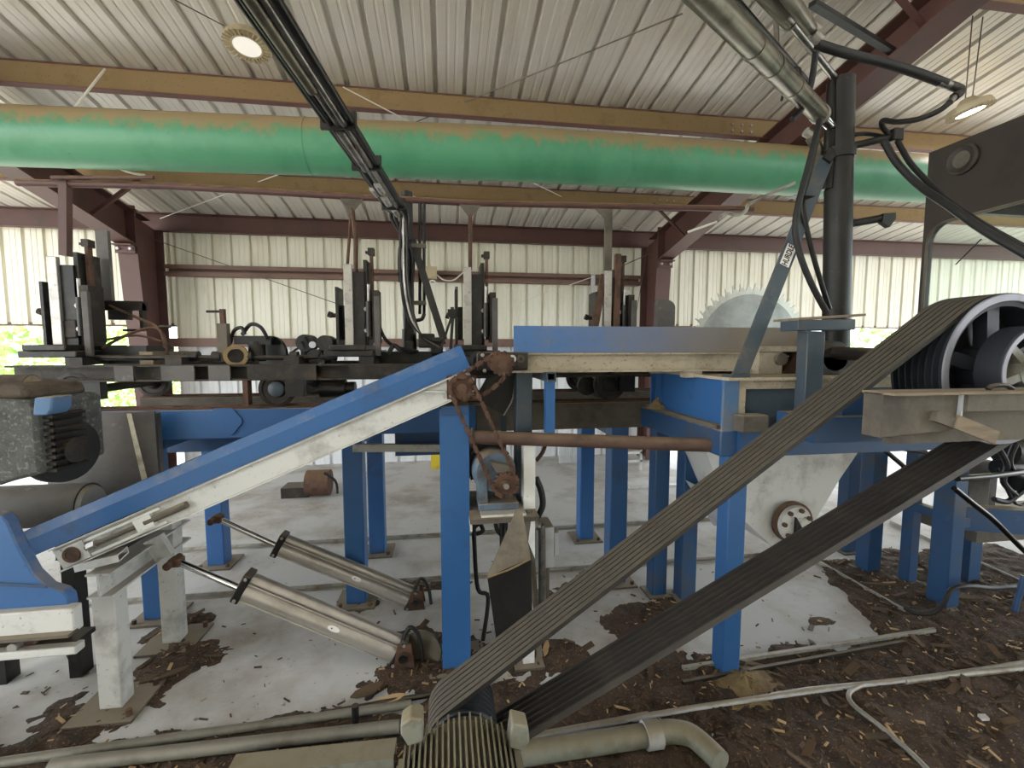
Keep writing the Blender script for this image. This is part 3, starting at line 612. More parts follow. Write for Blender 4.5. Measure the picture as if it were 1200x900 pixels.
# ================================================================== AIR CYLINDERS
def air_cylinder(p_front, p_rear, p_rod, R, label, floor_z=0):
    p_front, p_rear, p_rod = V(p_front), V(p_rear), V(p_rod)
    t = thing('air_cylinder', label, 'air cylinder', (p_rear.x, p_rear.y, 0), 'silver air cylinders under the incline')
    d = (p_rear-p_front).normalized(); _, s, u = basis(d)
    B().cyl(p_front, p_rear, R, seg=28).build('barrel', 'alu', t)
    off = u*R*1.2+V((0, R*.45, 0))
    B().cyl(p_front+off, p_rear+off, R*.72, seg=24).build('side_tube', 'alu', t)
    for o_ in (u*R*1.02+V((0, -R*.42, 0)), -u*R*1.0+V((0, -R*.45, 0))):
        B().cyl(p_front+o_, p_rear+o_, .005, seg=8).build('tie_rod', 'alu', t)
    for p, q in ((p_front, -1), (p_rear, 1)):
        c = p+u*R*.55
        B().prof(p+d*.0, p+d*q*.04, [(-R*1.02, -R*1.25), (R*1.02, -R*1.25), (R*1.02, R*2.15), (-R*1.02, R*2.15)], u).build('end_cap', 'black', t, bevel=.006)
        for k in (-.9, 1.8):
            e = p+d*q*.02+u*R*k+V((0, -R*1.02, 0)); B().cyl(e, e-V((0, .006, 0)), .009, seg=8).build('bolt', 'steel', t)
    B().cyl(p_front, p_rod, .017, seg=14).build('rod', 'chrome', t)
    B().box(p_rod-V((.035, .03, .022)), p_rod+V((.025, .03, .022))).build('clevis', 'rust', t, bevel=.008)
    B().cyl(p_rod+V((-.02, -.06, 0)), p_rod+V((-.02, .06, 0)), .02, seg=12).build('pin', 'rust', t)
    c = p_front.lerp(p_rear, .58); a = V((0, -.9, .42)).normalized()
    nrm = (a-d*a.dot(d)).normalized()
    pts = []; sd = d.cross(nrm)
    for k in range(20):
        w_ = 2*PI*k/20; q = c+d*.033*math.cos(w_); h = .014*math.sin(w_)
        pts.append(q+nrm*(math.sqrt(max(R*R-h*h, 0))+.0006)+sd*h)
    B().prism(pts, nrm*.0012).build('oval_label', 'sticker', t)
    B().cyl(c-d*.01+nrm*R, c-d*.01+nrm*(R+.003), .004, seg=8).build('label_dot', 'letter', t)
    # foot bracket
    e = p_rear+d*.05
    b_ = B()
    b_.prism([V((e.x-.05, e.y-.05, 0)), V((e.x+.07, e.y-.05, 0)), V((e.x+.05, e.y-.05, e.z+.09)), V((e.x-.02, e.y-.05, e.z+.09))], (0, .015, 0)); b_.build('foot_plate', 'rust', t)
    B().prism([V((e.x-.05, e.y+.05, 0)), V((e.x+.07, e.y+.05, 0)), V((e.x+.05, e.y+.05, e.z+.09)), V((e.x-.02, e.y+.05, e.z+.09))], (0, .015, 0)).build('foot_plate', 'rust', t)
    B().cyl((e.x+.01, e.y-.08, e.z+.03), (e.x+.01, e.y+.09, e.z+.03), .025, seg=12).build('pivot_pin', 'black', t)
    B().tube([e+V((0, -.02, .08)), e+V((.04, -.02, .17)), e+V((.09, -.02, .12)), V((e.x+.11, e.y-.02, .02))], .011, 8, 5).build('air_hose', 'rubber', t)
    return t
air_cylinder(at(288, 692, 2.42), at(462, 764, 2.42), at(208, 658, 2.52), .046, 'nearer silver air cylinder whose rod reaches the white stand')
air_cylinder(at(330, 642, 3.0), at(478, 702, 3.0), at(256, 608, 3.0), .045, 'silver air cylinder farther back, between the two pairs of blue track posts')
# round floor plate and base blocks by the cylinders
single(B().lathe(at(494, 762, 2.45)-V((0, 0, 0)), (-.25, -1, .1), [(.004, 0), (.115, 0), (.115, .014), (.004, .014)], 32), 'round_plate', 'dusty', 'round dusty steel plate standing beside the foot of the near air cylinder', 'plate')
# ================================================================== LEFT EDGE MACHINERY
t = thing('guard_plate', 'large grey worn metal guard with chalky stripe left of the blue girder', 'guard', (-1.95, 2.9, .9))
def cp(x0, x1, y, bow, z0, z1, th=.012, n=10):
    bb = B()
    vs = []; fs = []
    for i in range(n+1):
        f = i/n; x = x0+(x1-x0)*f; yy = y+bow*(1-(2*f-1)**2)*-1
        vs += [(x, yy, z0), (x, yy, z1), (x, yy+th, z1), (x, yy+th, z0)]
    for i in range(n):
        k = 4*i
        for a in range(4): fs.append((k+a, k+(a+1) % 4, k+4+(a+1) % 4, k+4+a))
    fs += [(0, 1, 2, 3), (4*n, 4*n+1, 4*n+2, 4*n+3)]
    return bb.add(vs, fs)
cp(-2.28, -1.70, 2.92, .05, .86, 1.375).build('panel', 'greyplate', t)
B().prism([(-1.815, 2.873, 1.37), (-1.795, 2.878, 1.37), (-1.735, 2.9, .9), (-1.76, 2.89, .9)], (0, -.004, 0)).build('stripe', 'stripe', t)
B().box((-1.7, 2.93, 0), (-1.67, 2.98, 1.37)).box((-2.26, 2.93, 0), (-2.23, 2.98, 1.37)).v
B().box((-1.74, 2.94, 0), (-1.70, 2.98, 1.36)).build('support_post', 'greyplate', t); B().box((-2.26, 2.94, 0), (-2.22, 2.98, 1.36)).build('support_post', 'greyplate', t)
B().box((-2.28, 2.93, .50), (-1.76, 2.96, .86)).build('shadow_sheet', 'black', t)  # black sheet standing in for the shadow below the guard panel
t = thing('return_drum', 'pale grey round drum behind the low end of the incline', 'drum', (-2.0, 2.62, .8))
B().cyl((-2.35, 2.62, .93), (-1.86, 2.62, .93), .11, seg=32).build('drum_shell', 'greyplate', t)
B().cyl((-1.86, 2.62, .93), (-1.84, 2.62, .93), .10, .09, seg=32).build('drum_end', 'boxgrey', t)
B().box((-2.34, 2.58, 0), (-2.28, 2.66, .93)).box((-1.99, 2.58, 0), (-1.93, 2.66, .9)).build('drum_leg', 'black', t)
t = thing('housing', 'grey speckled metal housing at the left edge behind the blue hopper', 'machine housing', (-1.75, 2.1, 1.1))
a0, a1 = at(-30, 470, 2.0), at(40, 470, 2.0); zb = at(40, 556, 2.0).z
B().prism([(a0.x, 2.0, a0.z+.01), (a1.x-.02, 2.0, a0.z), (a1.x, 2.0, a0.z-.02), (a1.x, 2.0, zb), (a0.x, 2.0, zb-.05)], (0, .35, 0)).build('body', 'speckle', t, bevel=.015)
B().prism([(a0.x, 2.02, a0.z), (a1.x-.03, 2.02, a0.z), (a1.x-.05, 2.02, a0.z+.055), (a0.x, 2.02, a0.z+.07)], (0, .3, 0)).build('top_cover', 'bark', t, bevel=.02)
B().box((a0.x-.6, 2.05, .0), (a0.x-.4, 2.3, zb+.05)).box((a0.x-.6, 2.05, zb-.05), (a0.x+.02, 2.3, zb+.05)).build('pedestal', 'black', t)
x = at(48, 490, 2.0).x
for k in range(9):
    z = at(48, 492+k*8, 2.0).z; B().box((a1.x, 2.03, z), (a1.x+.035, 2.2, z+.012)).build('cooling_slat', 'iron', t)
B().box((a1.x+.0, 2.06, zb), (a1.x+.02, 2.2, a0.z-.06)).build('slat_backing', 'black', t)
B().prism([at(40, 466, 1.98), at(61, 465, 1.98), at(60, 480, 1.98), at(55, 487, 1.98), at(38, 487, 1.98)], (0, .1, 0)).build('clamp', 'blue_dusty', t, bevel=.006)
t = thing('rimmed_wheel', 'dark rimmed wheel beside the slats of the grey housing', 'wheel', at(63, 527, 2.15))
c = at(63, 527, 2.15); B().lathe(c, (1, -.25, 0), [(.03, 0), (.13, 0), (.135, .015), (.135, .06), (.13, .075), (.03, .075)], 36).build('rim', 'rubber', t)
B().cyl(c+V((.07, -.02, 0)), c+V((.11, -.03, 0)), .05, seg=20).build('hub', 'iron', t)
B().cyl(c, c-V((.16, -.04, 0)), .03, seg=12).build('axle', 'iron', t)
# log lump on top
for px0, px1, py, r, lab in ((-30, 38, 453, .05, 'brown log butt lying on the grey housing'),):
    a, c = at(px0, py+2, 2.15), at(px1, py, 2.15)
    t = thing('log', lab, 'log', a)
    B().tube([a, a.lerp(c, .5)+V((0, 0, .004)), c], r, 18).build('bark', 'bark', t)
    B().cyl(c, c+(c-a).normalized()*.004, r*.93, seg=18).build('cut_end', 'wood', t)
t = thing('hopper', 'bright blue curved hopper at the left edge of the mill', 'hopper', (-1.7, 2.0, .6))
q = [(-40, 600), (0, 604), (8, 612), (20, 640), (38, 672), (55, 688), (72, 693), (79, 700), (82, 713), (-40, 722)]
B().prism([at(x_, y_, 2.0) for x_, y_ in q], (0, .05, 0)).build('shell', 'blue', t, bevel=.006)
B().prism([at(-40, 681, 1.995), at(55, 686, 1.995), at(55, 689, 1.995), at(-40, 684, 1.995)], (0, -.004, 0)).build('seam', 'blue_shaded', t)
t = thing('roller_frame', 'white roller frame below the blue hopper', 'frame', (-1.7, 2.05, .3))
p0, p1 = at(-40, 733, 1.99), at(92, 724, 1.99); p1.z = p0.z = (p0.z+p1.z)/2
B().bar(p0, p1, .05, .105).build('upper_rail', 'white', t, bevel=.006); B().bar(p0-V((0, .03, .045)), p1-V((0, .03, .045)), .05, .012).build('rail_lip', 'dusty', t)
p2, p3 = at(-40, 765, 1.99), at(94, 752, 1.99)
p2.z = p3.z = p1.z-.125
B().bar(p2, p3, .05, .035).build('lower_rail', 'white', t, bevel=.005)
c = at(28, 748, 2.0); B().cyl(c, c+V((0, .12, 0)), .05, seg=20).build('roller', 'rust', t); B().cyl(c-V((.02, .03, .02)), c+V((-.02, 0, -.02)), .018, seg=10).build('roller_stub', 'steel', t)
B().box((p0.x, 2.0, p2.z), (p1.x-.02, 2.1, p2.z+.02)).box((p0.x, 2.06, p2.z), (p1.x-.1, 2.08, p0.z)).build('web', 'black', t)
B().box((p0.x-.25, 2.0, p2.z-.02), (p0.x+.03, 2.05, p2.z+.02)).box((p0.x-.25, 2.0, 0), (p0.x-.19, 2.05, p2.z)).build('leg', 'black', t)
# ================================================================== LEVEL CONVEYOR
t = thing('level_conveyor', 'level dust covered conveyor with long blue side board in front of the saw', 'conveyor', (.9, 2.5, 0))
xb0, xb1 = at(602, 400, 2.35).x, 2.06
b_ = B().box((xb0, 2.35, 1.728), (xb1, 2.358, 1.862)).box((xb0, 2.35, 1.722), (xb1, 2.375, 1.728)).build('side_board', 'blue_board', t)
for px in (625, 700, 745, 785): 
    a = at(px, 400, 2.36); B().prism([(a.x-.02, 2.358, 1.73), (a.x+.02, 2.358, 1.73), (a.x, 2.358, 1.84)], (0, .05, 0)).build('gusset', 'blue_dusty', b_)
xc0, xc1 = at(590, 425, 2.35).x, at(889, 425, 2.35).x
B().prof((xc0, 2.37, 1.668), (xc1, 2.37, 1.668), [(.02, -.052), (.02, -.042), (-.012, -.042), (-.012, .044), (.02, .044), (.02, .052), (-.02, .052), (-.02, -.052)]).build('side_channel', 'beige', t, smooth=False)
B().prof((xc0, 2.80, 1.668), (xc1, 2.80, 1.668), [(.02, -.052), (.02, .052), (-.02, .052), (-.02, -.052)]).build('side_channel', 'beige', t)
B().box((xc0-.12, 2.40, 1.71), (xb1, 2.78, 1.722)).build('belt', 'dusty', t)
a = at(562, 420, 2.4)
B().cyl((a.x+.02, 2.40, 1.672), (a.x+.02, 2.78, 1.672), .055, seg=24).build('head_roller', 'rubber', t)
hx = at(588, 424, 2.33)
b_ = B().box((hx.x-.13, 2.335, 1.63), (hx.x+.14, 2.35, 1.725)).build('bearing_plate', 'iron', t, bevel=.008)
B().lathe((hx.x-.02, 2.335, 1.675), (0, -1, 0), [(.02, 0), (.055, 0), (.05, .02), (.025, .03)], 28).build('bearing_housing', 'rust', b_)
for dx in (.055, .10):
    B().lathe((hx.x+dx-.0, 2.335, 1.69), (0, -1, 0), [(.008, 0), (.021, 0), (.021, .008), (.008, .008)], 20, True).build('washer', 'white_clean' if dx < .08 else 'dusty', b_)
    B().cyl((hx.x+dx, 2.335, 1.69), (hx.x+dx, 2.322, 1.69), .010, seg=6).build('bolt', 'iron', b_)
for dx, dz in ((-.1, .035), (-.09, -.045)): B().cyl((hx.x+dx, 2.335, 1.675+dz), (hx.x+dx, 2.322, 1.675+dz), .01, seg=6).build('bolt', 'steel', b_)
B().cyl((hx.x-.01, 2.2, 1.665), (hx.x-.01, 2.82, 1.665), .024, seg=16).build('head_shaft', 'rust', t)
sprocket(t, (hx.x-.01, 2.255, 1.665), .06, 14)
lx0, lx1 = at(605, 470, 2.42).x, at(624, 470, 2.42).x
B().box((lx0, 2.42, .012), (lx1, 2.52, 1.616)).build('leg', 'blue_grey', t, bevel=.005)
B().box((lx0-.05, 2.38, 0), (lx1+.05, 2.56, .014)).build('base_plate', 'dusty', t)
lx0, lx1 = at(639.5, 470, 2.3).x, at(650.5, 470, 2.3).x
B().box((lx0, 2.30, at(645, 508, 2.3).z), (lx1, 2.345, 1.58)).build('hanger_post', 'blue', t)
B().rtube(((lx0+lx1)/2, 2.28, at(645, 442, 2.28).z), ((lx0+lx1)/2, 2.8, at(645, 442, 2.28).z), .05, .05, .006).build('cross_tube', 'blue_grey', t)
B().box((1.33, 2.36, 1.58), (1.43, 2.42, 1.616)).build('foot_block', 'beige', t); B().box((1.33, 2.76, 1.58), (1.43, 2.82, 1.616)).build('foot_block', 'beige', t)
# chute plates below the head (dark V)
t = thing('chute', 'dark folded chute plate below the head of the level conveyor', 'chute', at(590, 500, 2.55))
B().prism([at(572, 440, 2.55), at(603, 440, 2.55), at(602, 465, 2.55), at(590, 486, 2.55), at(586, 484, 2.55), at(556, 468, 2.55)], (0, .02, 0)).build('front_sheet', 'black', t)
B().tube([at(603, 438, 2.54), at(601, 466, 2.54), at(590, 487, 2.54)], .005, 6, 4).build('edge_strip', 'steel', t)
B().box(at(587, 486, 2.58), at(593, 560, 2.6)).build('drop_tube', 'blue_grey', t)
B().box((at(588, 480, 2.6).x, 2.6, 0.0), (at(592, 480, 2.6).x, 2.63, at(590, 540, 2.6).z)).build('post', 'blue_grey', t)
# ================================================================== GEAR DRIVE
t = thing('drive_bracket', 'white post with dusty steel shelf carrying the gear drive', 'bracket', (.35, 2.4, 0))
sz = at(590, 603, 2.25).z
wx0, wx1 = at(613.5, 560, 2.32).x, at(627.5, 560, 2.32).x
B().box((wx0, 2.32, .012), (wx1, 2.40, at(620, 515, 2.32).z)).build('post', 'white_clean', t, bevel=.004)
B().box((at(551, 600, 2.2).x, 2.2, sz-.025), (at(632, 600, 2.2).x, 2.31, sz)).box((at(551, 600, 2.2).x, 2.4, sz-.025), (wx0+.06, 2.66, sz)).build('shelf', 'dusty', t)
B().box((at(551, 600, 2.2).x, 2.31, sz-.025), (wx0-.004, 2.4, sz)).build('shelf', 'dusty', t)
B().box((wx0-.05, 2.28, 0), (wx1+.05, 2.46, .014)).build('base_plate', 'dusty', t)
B().box((at(551, 600, 2.2).x, 2.2, sz-.06), (at(551, 600, 2.2).x+.01, 2.6, sz-.02)).build('shelf_lip', 'white', t)
t = thing('gear_motor', 'blue grey gear motor with chain sprocket on the white bracket', 'gear motor', (.27, 2.4, sz))
gc = at(585, 561, 2.3)
B().lathe((gc.x-.02, 2.30, gc.z+.035), (-.12, 1, 0), [(.02, 0), (.1, 0), (.115, .02), (.115, .1), (.105, .12), (.02, .12)], 32).build('gearbox', 'gear', t)
B().box((gc.x-.11, 2.28, sz+.012), (gc.x+.10, 2.46, sz+.05)).build('foot', 'gear', t, bevel=.006)
B().box((gc.x-.1, 2.22, sz), (gc.x+.13, 2.5, sz+.012)).build('mounting_plate', 'white', t)
B().box((gc.x-.115, 2.29, sz+.05), (gc.x-.06, 2.36, gc.z+.06)).build('rib', 'gear', t, bevel=.006)
B().prism([(gc.x-.05, 2.262, gc.z+.10), (gc.x+.08, 2.262, gc.z+.07), (gc.x+.06, 2.262, gc.z+.03), (gc.x-.02, 2.262, gc.z+.045)], (0, .06, 0)).build('chain_guard', 'dusty', t)
B().lathe((gc.x-.045, 2.42, gc.z+.05), (-.12, 1, 0), [(.01, 0), (.118, 0), (.118, .2), (.1, .24), (.01, .24)], 32).build('motor_body', 'black', t)
for k in range(16):
    a_ = 2*PI*k/16; q = V((math.cos(a_), 0, math.sin(a_)))
    B().bar(V((gc.x-.048, 2.44, gc.z+.05))+q*.123, V((gc.x-.07, 2.62, gc.z+.05))+q*.123, .008, .014, q).build('cooling_fin', 'black', t)
sp = at(592, 567, 2.25)
sprocket(t, (sp.x, 2.245, sp.z), .062, 16)
B().cyl((sp.x, 2.2, sp.z), (sp.x, 2.34, sp.z), .014, seg=12).build('output_shaft', 'steel', t)
# chains: one thing each, links as one repeated part
def chain(name, label, pts, y, seg_len=.026, closed=True):
    t = thing(name, label, 'chain', (pts[0][0], y, pts[0][1]), 'drive chains on the conveyor heads')
    P = [V((a, y, b_)) for a, b_ in pts]
    if closed: P.append(P[0])
    L = []; acc = 0; bb = B()
    samples = []
    for i in range(len(P)-1):
        a, c = P[i], P[i+1]; ln = (c-a).length; n_ = max(2, int(ln/.002))
        for k in range(n_): samples.append(a.lerp(c, k/n_))
    last = samples[0]; nodes = [last]
    for q in samples:
        if (q-last).length >= seg_len: nodes.append(q); last = q
    if closed: nodes.append(nodes[0])
    for i in range(len(nodes)-1):
        a, c = nodes[i], nodes[i+1]; dd = (c-a)
        if dd.length < 1e-4: continue
        oy, hh = (.004, .010) if i % 2 else (.010, .021)
        for sg in (-1, 1):
            bb.bar(a-dd*.22+V((0, sg*oy, 0)), c+dd*.22+V((0, sg*oy, 0)), .003, hh, dd.cross(V((0, 1, 0))))
        bb.cyl(a+V((0, -.014, 0)), a+V((0, .014, 0)), .007, seg=8)
    o = bb.build('links', 'rust', t, smooth=False); o['kind'] = 'stuff'
    return t
def wrap(c0, r0, c1, r1, n=14, sag=0):
    (x0_, z0_), (x1_, z1_) = c0, c1
    a = math.atan2(z1_-z0_, x1_-x0_); L_ = math.hypot(x1_-x0_, z1_-z0_); be = math.acos((r0-r1)/L_)
    pts = []
    for k in range(n+1):
        w_ = a+be+(2*PI-2*be)*k/n; pts.append((x0_+r0*math.cos(w_), z0_+r0*math.sin(w_)))
    w_ = a-be; p_, q_ = pts[-1], (x1_+r1*math.cos(w_), z1_+r1*math.sin(w_))
    for k in range(1, 10):
        f = k/10; pts.append((p_[0]+(q_[0]-p_[0])*f, p_[1]+(q_[1]-p_[1])*f-sag*4*f*(1-f)))
    for k in range(n+1):
        w_ = a-be+(2*be)*k/n; pts.append((x1_+r1*math.cos(w_), z1_+r1*math.sin(w_)))
    return pts
chain('drive_chain', 'long rusty roller chain from the gear motor up to the incline head', wrap((hp.x, hp.z), .06, (sp.x, sp.z), .064), 2.25)
chain('drive_chain', 'short sagging rusty roller chain between the two conveyor heads', wrap((hp.x, hp.z), .06, (hx.x-.01, 1.665), .06, sag=.03), 2.262+.018)
# brown pipe across
t = thing('cross_pipe', 'brown rusty pipe running level from the blue post to the blue beam', 'pipe', at(560, 512, 2.3))
p0, p1 = at(551.5, 512, 2.36), at(838, 522, 2.16)
B().cyl(p0, p1, .036, seg=20).build('pipe', 'rustpipe', t); 
B().cyl(p0, p0+(p1-p0).normalized()*.012, .05, seg=20).build('end_plate', 'rustpipe', t)
# folded flap and cables below the drive
t = thing('belt_flap', 'dark folded sheet flap hanging below the gear drive', 'flap', at(600, 700, 2.05))
B().prism([at(605, 598, 2.16), at(612, 598, 2.16), at(622, 654, 2.06), at(571, 676, 2.03)], (0, .008, 0)).build('upper_fold', 'dusty', t)
B().prism([at(571, 676, 2.03), at(622, 654, 2.06), at(625, 760, 2.10), at(583, 760, 2.10)], (0, .008, 0)).build('lower_fold', 'rubber', t)
B().tube([at(571, 677, 2.025), at(596, 668, 2.04), at(622, 655, 2.055)], .005, 6).build('frayed_edge', 'sawdust', t)
t = thing('power_cable', 'tangle of black cables hanging below the gear drive shelf', 'cable', at(570, 700, 2.4))
for q in (((580, 600), (582, 620), (590, 632), (592, 660)), ((586, 600), (588, 640), (586, 680), (584, 690)), ((594, 600), (592, 625), (588, 650)), ((555, 600), (556, 640), (560, 690), (572, 700), (566, 750)), ((556, 618), (562, 614), (566, 622), (558, 626))):
    B().tube([at(x_, y_, 2.45) for x_, y_ in q], .012, 8, 5).build('cable', 'rubber', t)
t = thing('coiled_cable', 'dark cable looped beside the white post', 'cable', at(632, 590, 2.5))
B().tube([at(628, 560, 2.45), at(634, 575, 2.45), at(636, 592, 2.45), at(630, 606, 2.45)], .018, 8, 6).build('loop', 'rubber', t)
B().tube([at(640, 517, 2.5), at(636, 530, 2.5), at(628, 540, 2.5)], .012, 8, 6).build('loop', 'rust', t)
t = thing('belt_strip', 'narrow brown belt strip hanging beside the dark folded flap', 'strip', at(622, 700, 2.2))
B().prism([at(617, 598, 2.25), at(612, 640, 2.22), at(620, 660, 2.2), at(630, 770, 2.2), at(636, 770, 2.2), at(627, 655, 2.2), at(619, 635, 2.22), at(624, 598, 2.25)], (0, .02, 0)).build('strip', 'dusty', t)
t = thing('control_box', 'small light grey electrical box behind the white post', 'electrical box', (at(640, 660, 2.55).x, 2.6, 0))
zt, zb = at(640, 618, 2.55).z, at(640, 666, 2.55).z
B().box((at(626.5, 640, 2.55).x, 2.55, zb), (at(649.5, 640, 2.55).x, 2.72, zt)).build('enclosure', 'boxgrey', t, bevel=.006)
B().box((at(650, 640, 2.6).x, 2.6, zb+.05), (at(655, 640, 2.6).x, 2.68, zt-.06)).build('side_cover', 'boxgrey', t)
B().box((at(634, 640, 2.6).x, 2.6, 0), (at(644, 640, 2.6).x, 2.66, zb)).build('pedestal', 'dusty', t)
B().tube([at(628, 616, 2.5), at(632, 618, 2.5), at(635, 626, 2.5), at(635, 720, 2.5)], .022, 10, 5).build('conduit', 'tube_silver', t)
# ================================================================== SAW FRAME (HUSK)
t = thing('sawmill_husk', 'heavy blue steel saw frame on tube posts right of the centre', 'saw frame', (2.2, 2.5, 0))
def post(x, y, w, top, name='leg', m='blue_shaded', wy=None):
    wy = wy or w
    B().box((x-w/2, y-wy/2, .012), (x+w/2, y+wy/2, top)).build(name, m, t, bevel=.006)
    B().box((x-w*.8, y-wy*.8, 0), (x+w*.8, y+wy*.8, .014)).build('base_plate', 'dusty', t)
post(1.475, 2.12, .10, 1.20, m='blue'); post(1.47, 2.92, .105, 1.22); post(1.64, 2.84, .11, 1.40)
post(3.27, 2.99, .115, 1.42); post(3.40, 3.32, .11, 1.42); post(3.41, 2.80, .075, 1.42, wy=.08); post(3.335, 2.50, .10, 1.42, wy=.13)
B().box((1.36, 2.06, 1.20), (1.53, 3.0, 1.335)).build('lower_beam', 'blue_shaded', t, bevel=.008)
B().box((1.36, 2.1, 1.335), (1.40, 2.98, 1.355)).build('dusty_ledge', 'dusty', t)
B().box((1.40, 2.08, 1.335), (1.415, 2.92, 1.585)).build('side_plate', 'blue', t)
B().box((1.375, 2.87, 1.335), (1.40, 2.89, 1.58)).box((1.385, 2.755, 1.335), (1.40, 2.77, 1.58)).build('stiffener', 'blue', t)
B().box((1.37, 2.06, 1.33), (1.45, 2.08, 1.585)).build('corner_angle', 'blue_dusty', t)
B().box((1.45, 2.07, 1.54), (2.75, 2.085, 1.585)).box((1.45, 2.065, 1.335), (1.49, 2.085, 1.54)).build('front_rail', 'beige', t)
B().box((1.49, 2.09, 1.335), (2.75, 2.105, 1.54)).build('front_panel', 'blue_grey', t)
B().box((1.38, 2.04, 1.585), (2.75, 2.95, 1.60)).build('deck', 'beige', t)
B().box((1.45, 2.04, 1.2), (2.95, 2.12, 1.335)).build('front_beam', 'blue_shaded', t)
B().box((1.5, 2.95, 1.25), (3.45, 3.05, 1.38)).build('rear_beam', 'blue_shaded', t)
B().box((2.75, 2.04, 1.335), (3.45, 2.95, 1.42)).build('deck_beam', 'blue_shaded', t)
B().box((1.42, 1.98, 1.335), (1.56, 2.06, 1.42)).build('bolted_block', 'dusty', t, bevel=.006)
B().box((3.37, 2.44, .56), (3.43, 2.86, .62)).build('cross_tie', 'blue_shaded', t)
B().bar((3.36, 2.5, .62), (4.6, 2.2, .56), .08, .16).build('low_beam', 'blue_shaded', t)
# saw dust heaps on the ledges
def heap(c, r, h, name, label, m='sawdust', cat='sawdust', sx=1.0, group=None):
    bb = B(); R_, S_ = 8, 22; c = V(c); vs = [c+V((0, 0, h))]; fs = []
    rnd = random.Random(int(c.x*991+c.y*77))
    for i in range(1, R_+1):
        for k in range(S_):
            a_ = 2*PI*k/S_; rr = r*i/R_*(1+.12*rnd.uniform(-1, 1)); f = i/R_
            vs.append(c+V((math.cos(a_)*rr*sx, math.sin(a_)*rr, h*(1-f)**1.25*(1+.25*rnd.uniform(-1, 1)) if i < R_ else -.002)))
    for k in range(S_): fs.append((0, 1+k, 1+(k+1) % S_))
    for i in range(R_-1):
        for k in range(S_):
            a_, b_ = 1+i*S_+k, 1+i*S_+(k+1) % S_; fs.append((a_, a_+S_, b_+S_, b_))
    bb.add(vs, fs)
    return single(bb, name, m, label, cat, group, 'stuff')
heap((1.375, 2.78, 1.355), .075, .07, 'sawdust_heap', 'tan sawdust heap on the ledge by the blue side plate')
heap((1.34, 2.98, 1.21), .001, .0, 'sawdust_heap', 'x') if False else None
heap((1.52, 2.02, 0), .22, .06, 'sawdust_heap', 'tan sawdust heap around the foot of the front blue post', sx=1.3)
# saw blade
t = thing('circular_saw', 'large round toothed saw blade behind the level conveyor', 'saw blade', (2.10, 2.9, 1.3))
sc = V((2.11, 2.9, 1.722)); RB = .448
bb = B(); pts = []; NT = 50
for k in range(NT):
    a = 2*PI*k/NT; st = 2*PI/NT
    for da, r in ((0, RB-.002), (.30, RB-.004), (.40, RB-.022), (.62, RB-.026), (.80, RB-.006), (.86, RB+.020), (.99, RB+.026)):
        pts.append(sc+V((math.cos(-(a+da*st))*r, 0, math.sin(-(a+da*st))*r)))
bb.prism(pts, (0, .006, 0)); bb.build('toothed_rim', 'sawrim', t, smooth=False)
B().lathe(sc+V((0, -.001, 0)), (0, -1, 0), [(.03, 0), (RB-.055, 0), (RB-.058, .004), (.03, .005)], 64).build('plate', 'saw', t)
B().lathe(sc+V((0, -.006, 0)), (0, -1, 0), [(.02, 0), (.09, 0), (.09, .03), (.02, .03)], 32).build('collar', 'iron', t)
t = thing('arbor_shaft', 'steel arbor shaft joining the saw blade and the big sheave', 'shaft', (2.11, 2.2, 1.6))
B().cyl((2.12, 1.3, 1.69), (2.10, 2.96, 1.745), .035, seg=18).build('shaft', 'iron', t)
for y in (2.25, 2.75):
    B().box((1.98, y-.06, 1.60), (2.24, y+.06, 1.70)).cyl((2.11, y-.06, 1.70), (2.11, y+.06, 1.70), .085, seg=20).build('pillow_block', 'iron', t, bevel=.005)
# rounded grey guide plate behind
q = []
a0, a1 = at(769, 384, 3.0), at(789, 384, 3.0); zt = at(780, 351, 3.0).z
w_ = a1.x-a0.x
pts = [V((a0.x, 2.98, 1.6)), V((a1.x, 2.98, 1.6)), V((a1.x, 2.98, zt-w_*.45))]+[V((a1.x-w_*.62*(1-math.cos(k*PI/12)), 2.98, zt-w_*.45+w_*.45*math.sin(k*PI/12))) for k in range(1, 7)]+[V((a0.x+.01, 2.98, zt)), V((a0.x, 2.98, zt-.02))]
single(B().prism(pts, (0, .05, 0)), 'guide_plate', 'greyplate', 'upright grey plate with a rounded corner behind the blue side board', 'guide plate')
# beige block under the blade + strut
t = thing('guide_block', 'sawdust coated guide block at the right end of the level conveyor', 'block', at(905, 438, 2.3))
xx0, xx1 = at(889, 430, 2.3).x, at(917, 430, 2.3).x; z0_, z1_ = 1.60, at(900, 412, 2.3).z
B().box((xx0, 2.30, z0_), (xx1, 2.42, z1_)).build('body', 'beige', t, bevel=.004)
B().box((xx0-.03, 2.29, z1_), (xx1+.16, 2.5, z1_+.03)).build('top_plate', 'beige', t)
B().cyl((xx1-.02, 2.28, (z0_+z1_)/2+.02), (xx1-.02, 2.33, (z0_+z1_)/2+.02), .035, seg=16).build('boss', 'dusty', t)
single(B().bar(at(918, 440, 2.35), at(938, 414, 2.35), .06, .05, (0, 1, 0)).box(at(912, 437, 2.33), at(936, 442, 2.45)), 'bracket', 'rust', 'dark slanted bracket between the guide block and the blue T stand', 'bracket')
